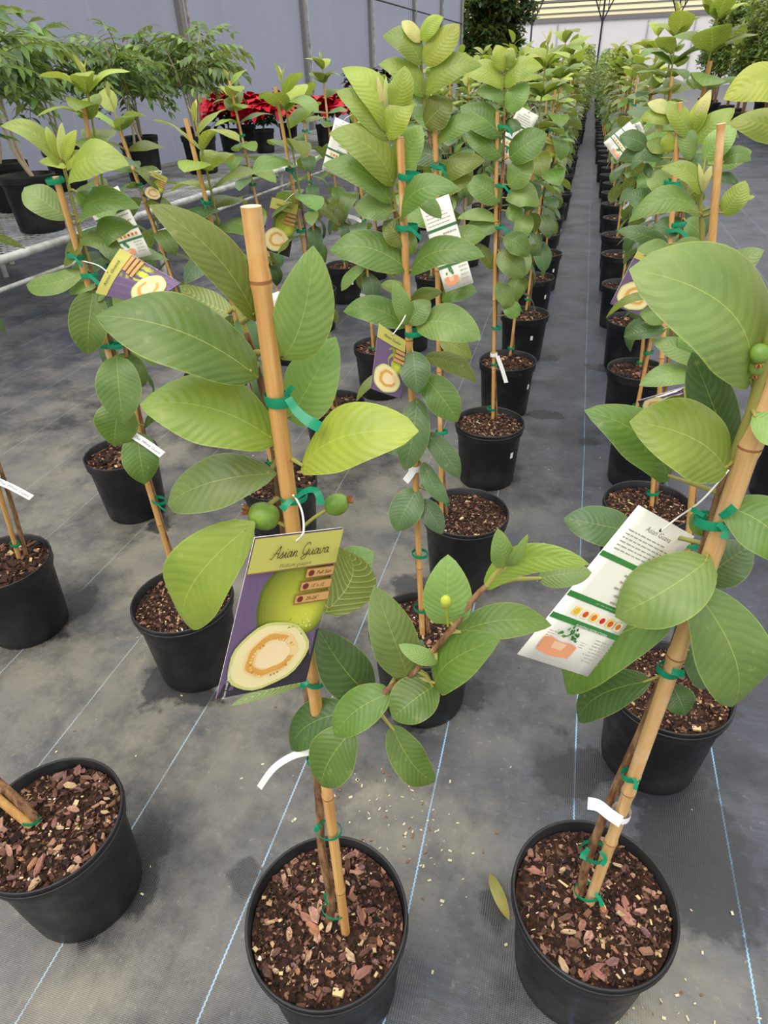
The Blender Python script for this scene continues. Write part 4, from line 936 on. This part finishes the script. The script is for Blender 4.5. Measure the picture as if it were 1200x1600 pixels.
# ------------------------------------------------------------------ printed plant tags
GLY = {'A': (.68, [[(-.05, .08), (.05, 0), (.15, .12), (.5, .95), (.52, .5), (.55, .05), (.66, .08)], [(.12, .35), (.3, .4), (.52, .38)]]), 's': (.36, [[(0, .04), (.1, .24), (.2, .5)], [(.2, .5), (.17, .36), (.27, .17), (.19, .0), (.05, .02)], [(.2, 0), (.38, .08)]]),
       'i': (.26, [[(0, .08), (.1, .42), (.1, .1), (.17, 0), (.28, .08)], [(.12, .62), (.135, .67)]]), 'a': (.46, [[(.3, .36), (.2, .44), (.08, .36), (.04, .14), (.12, .01), (.24, .08), (.32, .42), (.32, .1), (.38, 0), (.48, .08)]]),
       'n': (.43, [[(0, .08), (.08, .42), (.08, 0)], [(.08, .22), (.2, .42), (.28, .36), (.28, .08), (.36, 0), (.45, .08)]]), 'G': (.62, [[(.5, .78), (.42, .95), (.2, .9), (.06, .6), (.1, .2), (.3, .08), (.5, .25), (.52, .5), (.5, .1), (.42, -.2), (.2, -.3), (.1, -.15), (.3, 0), (.62, .1)]]),
       'u': (.46, [[(0, .4), (.04, .1), (.14, 0), (.26, .12), (.32, .42), (.32, .1), (.4, 0), (.48, .08)]]), 'v': (.4, [[(0, .4), (.08, .05), (.14, 0), (.26, .2), (.28, .42), (.34, .36), (.42, .38)]]), ' ': (.3, [])}
def script(txt, size, lw):
    """handwritten lettering as flat strokes: (verts2d, faces)"""
    V = []; Fc = []; x = 0
    for ch in txt:
        adv, strokes = GLY[ch]
        for sk in strokes:
            P = catmull([(x + a + b_ * .18, b_, 0) for a, b_ in sk], 5)
            for i, p in enumerate(P):
                t = (P[min(i + 1, len(P) - 1)] - P[max(i - 1, 0)]); t = Vector((-t.y, t.x, 0)).normalized() * lw / 2
                V += [p - t, p + t]
                if i: n = len(V); Fc.append((n - 4, n - 3, n - 1, n - 2))
        x += adv
    return [(v.x / x * size, v.y / x * size) for v in V], Fc
_tc = {}
def text2d(txt, width, shear=0.):
    if (txt, shear) not in _tc:
        cu = bpy.data.curves.new('t', 'FONT'); cu.body = txt; cu.shear = shear; cu.resolution_u = 2
        ob = bpy.data.objects.new('t', cu); COL.objects.link(ob); dg = bpy.context.evaluated_depsgraph_get(); dg.update()
        me_ = ob.evaluated_get(dg).to_mesh()
        V = [(v.co.x, v.co.y) for v in me_.vertices]; Fc = [tuple(p.vertices) for p in me_.polygons]
        bpy.data.objects.remove(ob); bpy.data.curves.remove(cu); _tc[(txt, shear)] = (V, Fc)
    V, Fc = _tc[(txt, shear)]; x0 = min(v[0] for v in V); x1 = max(v[0] for v in V); s_ = width / (x1 - x0)
    return [((v[0] - x0) * s_, v[1] * s_) for v in V], Fc
class Card:
    def __init__(s, c4, label, curl=0., asp=1.85, group='printed plant tags'):
        s.c = [Vector(c) for c in c4]; s.asp = asp
        tl, tr, br, bl = s.c
        s.n = ((bl - tl).cross(tr - tl)).normalized()
        if s.n.dot(CAMP - tl) < 0: s.n = -s.n
        s.curl = curl * (tr - tl).length
        s.loc = (tl + tr) / 2; s.layer = 0
        s.th = thing('plant_tag', label, 'plant tag', s.loc, group)
        V = []; ns = 6
        for off in (.0003, -.0002):
            for j in range(7):
                for i in range(ns + 1): V.append(s.at(i / ns, j / 6, off))
        w = ns + 1; Fc = []
        for j in range(6):
            for i in range(ns):
                a = j * w + i; Fc.append((a, a + w, a + w + 1, a + 1)); b_ = a + 7 * w; Fc.append((b_, b_ + 1, b_ + w + 1, b_ + w))
        o_ = 7 * w; ring = [i for i in range(w)] + [j * w + ns for j in range(1, 7)] + [6 * w + i for i in range(ns - 1, -1, -1)] + [j * w for j in range(5, 0, -1)]
        for q in range(len(ring)): a, b_ = ring[q], ring[(q + 1) % len(ring)]; Fc.append((a, b_, b_ + o_, a + o_))
        put('card', mesh('card', V, Fc, CARD), s.th)
    def at(s, u, t, off):
        tl, tr, br, bl = s.c
        return (tl.lerp(tr, u)).lerp(bl.lerp(br, u), t) + s.n * (off + s.curl * (4 * u * (1 - u)) + s.curl * .6 * t * t) - s.loc
    def poly(s, name, V2, Fc, rgb):
        s.layer += 1
        put(name, mesh(name, [s.at(u, t, .0003 + .00012 * s.layer) for u, t in V2], Fc, PC(*rgb), smooth=False), s.th)
    def rect(s, name, u0, t0, u1, t1, rgb):
        k = 6; s.poly(name, [(u0 + (u1 - u0) * i / k, t) for t in (t0, t1) for i in range(k + 1)], [(i, k + 1 + i, k + 2 + i, i + 1) for i in range(k)], rgb)
    def ell(s, name, cu, ct, ru, rt, rgb, ang=0., wob=0., a0=0., a1=6.2832, inner=0., n=28, seed=0.):
        V = []; Fc = []
        for i in range(n + 1):
            a = a0 + (a1 - a0) * i / n; k = 1 + wob * math.sin(3 * a + seed) + wob * .6 * math.sin(7 * a + seed)
            for r in (inner, 1):
                x, y = math.cos(a) * ru * k * r, math.sin(a) * rt * s.asp * k * r
                V.append((min(1, max(0, cu + x * math.cos(ang) - y * math.sin(ang))), min(1, max(0, ct + (x * math.sin(ang) + y * math.cos(ang)) / s.asp))))
            if i: q = len(V); Fc.append((q - 4, q - 2, q - 1, q - 3))
        s.poly(name, V, Fc, rgb)
    def text(s, name, vf, u, t, rgb, rot=False):
        V, Fc = vf
        s.poly(name, [(u + x, t - y / s.asp) for x, y in V] if not rot else [(u - y, t - x / s.asp) for x, y in V], Fc, rgb)
    def lines(s, u0, t0, u1, t1, n, rgb=(168, 164, 154), seed=1, right=False):
        random.seed(seed); V = []; Fc = []
        for i in range(n):
            t = t0 + (t1 - t0) * i / max(1, n - 1); h = (t1 - t0) / max(1, n) * .34; e = u1 - (rnd(0, .25) * (u1 - u0)); x = u0
            if right: x = u0 + (u1 - e); e = u1
            while x < e - .01:
                w = min(rnd(.03, .09), e - x); k = len(V); V += [(x, t), (x + w, t), (x + w, t + h), (x, t + h)]; Fc.append((k, k + 3, k + 2, k + 1)); x += w + .015
        s.poly('printed_lines', V, Fc, rgb)
    def string(s, u, t, P, r=.0008):
        p0 = s.at(u, t, .0012); Q = [p0] + [Vector(p) - s.loc for p in P]
        m = MB().tube(catmull(Q, 5), r, 6); put('string', mesh('string', m.V, m.F, STRING), s.th)
        m = MB().tube([s.at(u, t, .0004), s.at(u, t, .0013)], .0016, 10); put('hole', mesh('hole', m.V, m.F, PC(60, 52, 48)), s.th)
    def picture(s, fine):
        s.rect('printed_photo', 0, 0, 1, 1, (112, 92, 124))
        s.poly('printed_photo', [(1, .62), (1, 1), (0, 1), (.05, .9), (.55, .78)], [(0, 4, 3, 2, 1)], (58, 52, 58))
        g0, g1 = (96, 108, 34), (204, 206, 78)
        for i in range(16 if fine else 5):
            q = i / (15 if fine else 4)
            s.ell('printed_photo', .635 + .13 * q, .41 + .10 * q, .43 - .33 * q, .275 - .22 * q, tuple(int(a + (b_ - a) * q ** .6) for a, b_ in zip(g0, g1)), -.31, .02, seed=i * .2)
        s.rect('printed_header', 0, 0, 1, .195, (196, 192, 100))
        s.rect('printed_line', 0, .193, 1, .2, (150, 110, 76))
        s.ell('printed_fruit_half', .46, .745, .44, .225, (206, 208, 128), -.25, .03, seed=.5)
        s.ell('printed_fruit_half', .46, .745, .405, .205, (238, 226, 170), -.25, .03, seed=.5)
        s.ell('printed_fruit_half', .48, .735, .30, .15, (240, 210, 150), -.25, .03)
        s.ell('printed_seeds', .48, .735, .27, .135, (222, 168, 84), -.25, .05, .5, 5.6, .72)
        s.ell('printed_seeds', .50, .735, .19, .09, (246, 222, 176), -.25, .05)
        for i in range(3):
            u0 = .66 - .035 * i; t0 = .205 + .075 * i
            s.rect('printed_plaque', u0, t0, 1, t0 + .062, (150, 100, 58)); s.rect('printed_plaque', u0 + .01, t0 + .006, .99, t0 + .054, (204, 160, 100))
            if fine:
                s.ell('printed_icon', u0 + .065, t0 + .03, .035, .019, (112, 50, 46), n=12)
                s.text('printed_text', text2d(('Full Sun', '12\' x 12\'', '25-26°')[i], (.17, .16, .15)[i], .25), u0 + .13, t0 + .04, (92, 62, 36))
        if fine:
            s.text('printed_title', script('Asian Guava', .66, .062), .2, .115, (74, 54, 30))
            s.text('printed_subtitle', text2d('Psidium guajava', .36, .3), .32, .172, (120, 108, 56))
            s.text('printed_credit', text2d('Photo credit Ian Maguire', .42), .065, .975, (240, 238, 236), True)
            random.seed(6)
            for i in range(34):
                a = .5 + 5.1 * i / 33; x, y = .245 * math.cos(a), .245 * math.sin(a)
                s.ell('printed_seed', .48 + x * .97, .735 + (y * .97) / s.asp, .016, .007, random.choice(((206, 140, 58), (232, 190, 112), (240, 214, 150))), a, n=7)
            for i in range(22): s.ell('printed_shine', .72 + rnd(-.2, .18), .51 + rnd(-.07, .07), rnd(.006, .016), rnd(.003, .007), random.choice(((226, 226, 140), (150, 156, 50), (176, 180, 60))), rnd(0, 3), n=7)
        else: s.text('printed_title', text2d('Asian Guava', .6, .35), .2, .115, (74, 54, 30))
    def whiteback(s, fine):
        if fine: s.text('printed_title', text2d('Asian Guava', .42, .1), .3, .10, (120, 116, 104))
        else: s.text('printed_title', text2d('Asian Guava', .36, .1), .33, .10, (120, 116, 104))
        s.lines(.1, .13, .92, .25, 6 if fine else 4, seed=2)
        for t, h in ((.29, .032), (.555, .034), (.70, .034)): s.rect('printed_band', 0, t, 1, t + h, (62, 134, 66) if fine else (70, 120, 78))
        s.lines(.45, .36, .92, .53, 5 if fine else 3, seed=3, right=True)
        cols = ((232, 190, 60), (214, 84, 40), (226, 130, 44), (206, 52, 56), (222, 96, 48), (220, 120, 60))
        for i, c in enumerate(cols):
            u = .2 + .125 * i
            s.rect('printed_fruit_picture', u, .625, u + .095, .678, (246, 236, 196) if i % 2 else (250, 220, 120)); s.ell('printed_fruit_picture', u + .048, .652, .036, .02, c, n=10)
        s.poly('printed_soil_picture', [(.10, .845), (.2, .835), (.33, .85), (.47, .84), (.56, .85), (.55, .93), (.3, .945), (.12, .93)], [(7, 6, 5, 4, 3, 2, 1, 0)], (232, 160, 116))
        s.poly('printed_soil_picture', [(.24, .85), (.42, .85), (.40, .895), (.26, .895)], [(3, 2, 1, 0)], (240, 196, 160))
        random.seed(9)
        for i in range(26 if fine else 7):
            a = rnd(.1, 3.04); r = rnd(.4, 1); s.ell('printed_tree_picture', .34 + .13 * r * math.cos(a), .82 - .085 * r * math.sin(a), .022 if fine else .04, .008 if fine else .016, random.choice(((70, 132, 70), (96, 156, 92), (52, 110, 62))), a, n=7)
        s.lines(.62, .76, .93, .90, 8 if fine else 4, seed=5, right=True)
        if fine:
            s.text('printed_band_text', text2d('PLANTING INSTRUCTIONS', .46), .30, .724, (240, 242, 232)); s.lines(.33, .563, .7, .567, 1, (236, 240, 226), 7)
            s.lines(.08, .955, .5, .957, 1, (110, 106, 100), 8); s.lines(.8, .965, .93, .967, 1, (150, 146, 138), 8); s.lines(.04, .79, .16, .82, 3, (150, 146, 138), 9); s.lines(.5, .80, .6, .83, 3, (150, 146, 138), 10)
def dcorn(c4, d): return [atD(x, y, d * (1 + k)) for (x, y), k in zip(c4, (d_ for d_ in DK))]
# front tag
DK = (0, .08, .231, .151); tdp = cdepth(atY(465, 830, Y1)) - .075
tg = Card(dcorn([(397.5, 839.5), (534.5, 824), (478, 1064), (337, 1092)], tdp), 'purple and yellow picture tag with halved fruit on the nearest tree', 0., 1.85)
tg.picture(True); tg.string(.47, .045, [atD(474, 832, tdp - .01), atD(472, 800, tdp + .01), atY(462, 778, Y1 - .010), atY(458, 774, Y1 - .012)])
# white instruction tag
DK = (0, .125, .166, .041); tdp = cdepth(atY(1075, 930, Y2)) - .07
tg = Card(dcorn([(998, 789), (1085, 838), (918, 1057), (808, 1022)], tdp), 'white instruction tag with green bands tied to the front right tree', 0., 1.88)
tg.whiteback(True); tg.string(.48, .06, [atD(1060, 808, tdp + .03), atY(1095, 783, Y2 - .02), atY(1132, 742, Y2 - .012), atY(1138, 735, Y2 - .012)])
MIDT = [
    ('w', [(130, 318), (184, 290), (237, 398), (194, 408)], 1.12, .0, 'white tag with grey bands among the leaves of the left tree', (152, 292)),
    ('p', [(150, 458), (188, 388), (284, 442), (238, 478)], 1.02, .06, 'picture tag lying on its side below the left white tag', (135, 405)),
    ('p', [(425, 308), (466, 319), (452, 402), (407, 388)], 2.05, .0, 'picture tag on the thin stake behind the nearest stake top', (464, 297)),
    ('w', [(655, 321), (701, 303), (740, 442), (696, 457)], 1.40, .0, 'white tag with green bands right of the centre stake', (674, 298)),
    ('p', [(592, 505), (634, 532), (627, 622), (579, 606)], 1.06, .05, 'picture tag seen edge-on beside the centre stake', (642, 490)),
    ('w', [(524, 183), (549, 194), (538, 281), (503, 264)], 2.3, .0, 'small white tag hanging near the poinsettias', (545, 180)),
    ('w', [(812, 165), (842, 181), (802, 262), (770, 246)], 2.45, .0, 'white tag leaning behind the fourth tree of the centre row', (846, 162)),
    ('w', [(1012, 224), (984, 190), (943, 223), (964, 252)], 2.25, .0, 'white tag pointing down left beside the aisle, right row', (1020, 200)),
    ('p', [(1000, 384), (1046, 402), (1010, 496), (953, 474)], 1.30, .05, 'picture tag with fruit half hidden under the big right leaf', (1060, 380)),
    ('p', [(1085, 600), (1088, 645), (1010, 652), (996, 626)], 1.05, .0, 'picture tag lying flat under the right tree leaves', (1092, 590)),
    ('p', [(850, 212), (874, 222), (862, 262), (836, 256)], 3.3, .0, 'small picture tag with pale fruit next to the aisle pots', (866, 208)),
    ('w', [(1000, 190), (1012, 215), (985, 222), (975, 200)], 3.0, .0, 'small white tag deep in the right row behind another tag', (1012, 188)),
    ('p', [(238, 266), (262, 278), (250, 318), (222, 306)], 2.2, .0, 'small picture tag behind the left white tag', (250, 262)),
    ('w', [(390, 470), (436, 455), (452, 520), (412, 545)], 1.45, .0, 'white tag hidden behind the nearest stake', (420, 450)),
]
def on_stake(px, py, Yh, tol=.6):
    best = None
    for B, T in STAKES:
        if abs(B.y - Yh) > tol: continue
        for q in range(41):
            p = B.lerp(T, q / 40); v = RW.T @ np.array(p - CAMP)
            if v[2] < .1: continue
            e = math.hypot(v[0] / v[2] * F + 600 - px, v[1] / v[2] * F + 800 - py) + abs(B.y - Yh) * 12
            if best is None or e < best[0]: best = (e, p)
    return best[1] if best else atY(px, py, Yh)
for kd, c4, Yc, cl, lab, sp in MIDT:
    hold = on_stake(*sp, Yc); Yc = hold.y
    cc = [atY(x, y, Yc - .05 + (.02 if i in (1, 2) else 0)) for i, (x, y) in enumerate(c4)]
    tg = Card(cc, lab, cl, 1.85, 'printed plant tags')
    (tg.picture if kd == 'p' else tg.whiteback)(False)
    tg.string(.5, .03, [atY((c4[0][0] + c4[1][0]) / 2 * .5 + sp[0] * .5, (c4[0][1] + c4[1][1]) / 2 * .5 + sp[1] * .5, Yc - .04), hold], .0010)

# white wrap-around name bands
def band(label, pts, Y, w, text=None, curl=None):
    hold = on_stake(pts[0][0], pts[0][1], Y, .5); Y = hold.y - .012
    P = [atY(a, b_, Y + (c[0] if c else 0)) for a, b_, *c in pts]
    if (Vector((hold.x, hold.y - .012, hold.z)) - P[0]).length > .02:
        sh = Vector((hold.x, hold.y - .013, hold.z)) - P[0]; P = [p + sh for p in P]
    Q = catmull(P, 5); loc = P[0]
    th = thing('name_band', label, 'name band', loc, 'white name bands on the stems')
    side = []
    for i in range(len(Q)):
        t = (Q[min(i + 1, len(Q) - 1)] - Q[max(0, i - 1)]).normalized(); vd = (CAMP - Q[i]).normalized(); sd = vd.cross(t).normalized()
        side.append((sd * .92 + Vector((0, 0, -.2))).normalized())
    m = MB().strip([q - loc for q in Q], side, w)
    m2 = [v + (CAMP - (v + loc)).normalized() * -.0004 for v in m.V]
    put('strap', mesh('strap', m.V, m.F, WHITE), th)
    hz = hold + (Vector((hold.x, hold.y, loc.z)) - hold) * 1.0
    r = MB().lathe([(.0125, -w * .45), (.0128, 0), (.0125, w * .45)], 14, 0, hz - loc)
    put('loop', mesh('loop', r.V, r.F, WHITE), th)
    if (hz - loc).length > .016:
        r = MB().strip([Vector((0, 0, 0)), (hz - loc) * .5 + Vector((0, 0, .004)), hz - loc], Vector((0, 0, 1)), w * .7)
        put('strap_end', mesh('strap_end', r.V, r.F, WHITE), th)
    if text:
        V, Fc = text2d(text, 1.0); cum = [0.]
        for a, b_ in zip(Q, Q[1:]): cum.append(cum[-1] + (b_ - a).length)
        V3 = []
        for x, y in V:
            d_ = cum[-1] * (.2 + .74 * x); i = max(k for k in range(len(Q) - 1) if cum[k] <= d_); tt = (Q[i + 1] - Q[i]).normalized()
            p = Q[i] + tt * (d_ - cum[i]); vd = (CAMP - p).normalized(); sd = side[i]
            if sd.z < 0: sd = -sd
            V3.append(p - loc + sd * (y * cum[-1] * .74 - w * .2) + vd * .0015)
        put('printed_name', mesh('printed_name', V3, Fc, PC(110, 108, 106), smooth=False), th)
    return th
band('white name band with grey lettering on the left tree trunk', [(213, 660), (240, 677), (268, 697)], .99, .017, 'Thai White Guava')
band('white name band with grey lettering at the left picture edge', [(-20, 752), (12, 766), (44, 783)], .95, .016, 'Thai White Guava')
band('white curved blank band low on the nearest tree', [(492, 1174), (460, 1180), (428, 1200), (405, 1231)], Y1 + .0, .0075)
band('short torn white band at the foot of the front right tree', [(958, 1262), (940, 1250), (922, 1236), (905, 1232)], Y2 - .0, .015)
band('white band hanging in the fourth pot of the centre row', [(777, 556), (784, 575), (791, 598)], 2.15, .014)
for i, (a, b_, c, d, Y, lab) in enumerate([(975, 352, 985, 338, 3.2, 'white band beside the aisle, third of the right row'), (962, 326, 982, 308, 3.9, 'tilted white band beside the aisle behind the third pot'), (968, 282, 974, 262, 4.5, 'curved white band beside the aisle near the middle pots'),
        (862, 298, 868, 285, 3.6, 'white band at the left side of the aisle'), (528, 335, 550, 345, 3.0, 'white band on the thin trunk left of the centre'), (570, 455, 583, 462, 2.75, 'short white band on the trunk above the small pot'),
        (655, 740, 668, 722, 1.03, 'pale band crossing the centre stake low down')]):
    band(lab, [(c, d), ((a + c) / 2 + 1, (b_ + d) / 2 - 1), (a, b_)], Y, .014)

# ------------------------------------------------------------------ small things on the floor
th = thing('fallen_leaf', 'yellowing fallen leaf lying against the front right pot', 'leaf', atZ(775, 1400, .03))
o_ = Vector(th.location); A, B = atZ(765, 1365, .012), atZ(796, 1438, .05)
ax = (B - A).normalized(); nn = (CAMP - A).normalized(); S = nn.cross(ax).normalized()
mid = [A.lerp(B, i / 8) + nn * .006 * math.sin(i * .8) for i in range(9)]
V, Fc, UV = leaf_surface(mid, [S] * 9, [nn] * 9, [.011 * profile(i / 8) for i in range(9)], 4, .4, .1, .2)
put('leaf_blade', mesh('leaf_blade', [v - o_ for v in V], Fc, LEAF, uv=UV), th, color=lin(160, 152, 84))
random.seed(55); m = MB()
for i in range(420):
    X, Y = rnd(-1.6, 1.0), .15 + 3.2 * random.random() ** 1.4; l_ = rnd(.002, .007); a = rnd(0, 6.28)
    if i > 250:
        c = random.choice(AG[6:9]); X, Y = c[0] + random.gauss(0, .07), c[1] + random.gauss(0, .045); l_ = rnd(.002, .008)
    m.box((X, Y, .0012), (l_, l_ * rnd(.2, .7), .0015), 0 if random.random() < .75 else 1, Matrix.Rotation(a, 3, 'Z'))
o = m.build('floor_debris', [mat('pale_flakes', lin(196, 188, 158), .8), mat('brown_flakes', lin(120, 88, 62), .8)], smooth=False, kind='stuff')
tag(o, 'pale flakes and crumbs scattered over the ground fabric', 'debris')
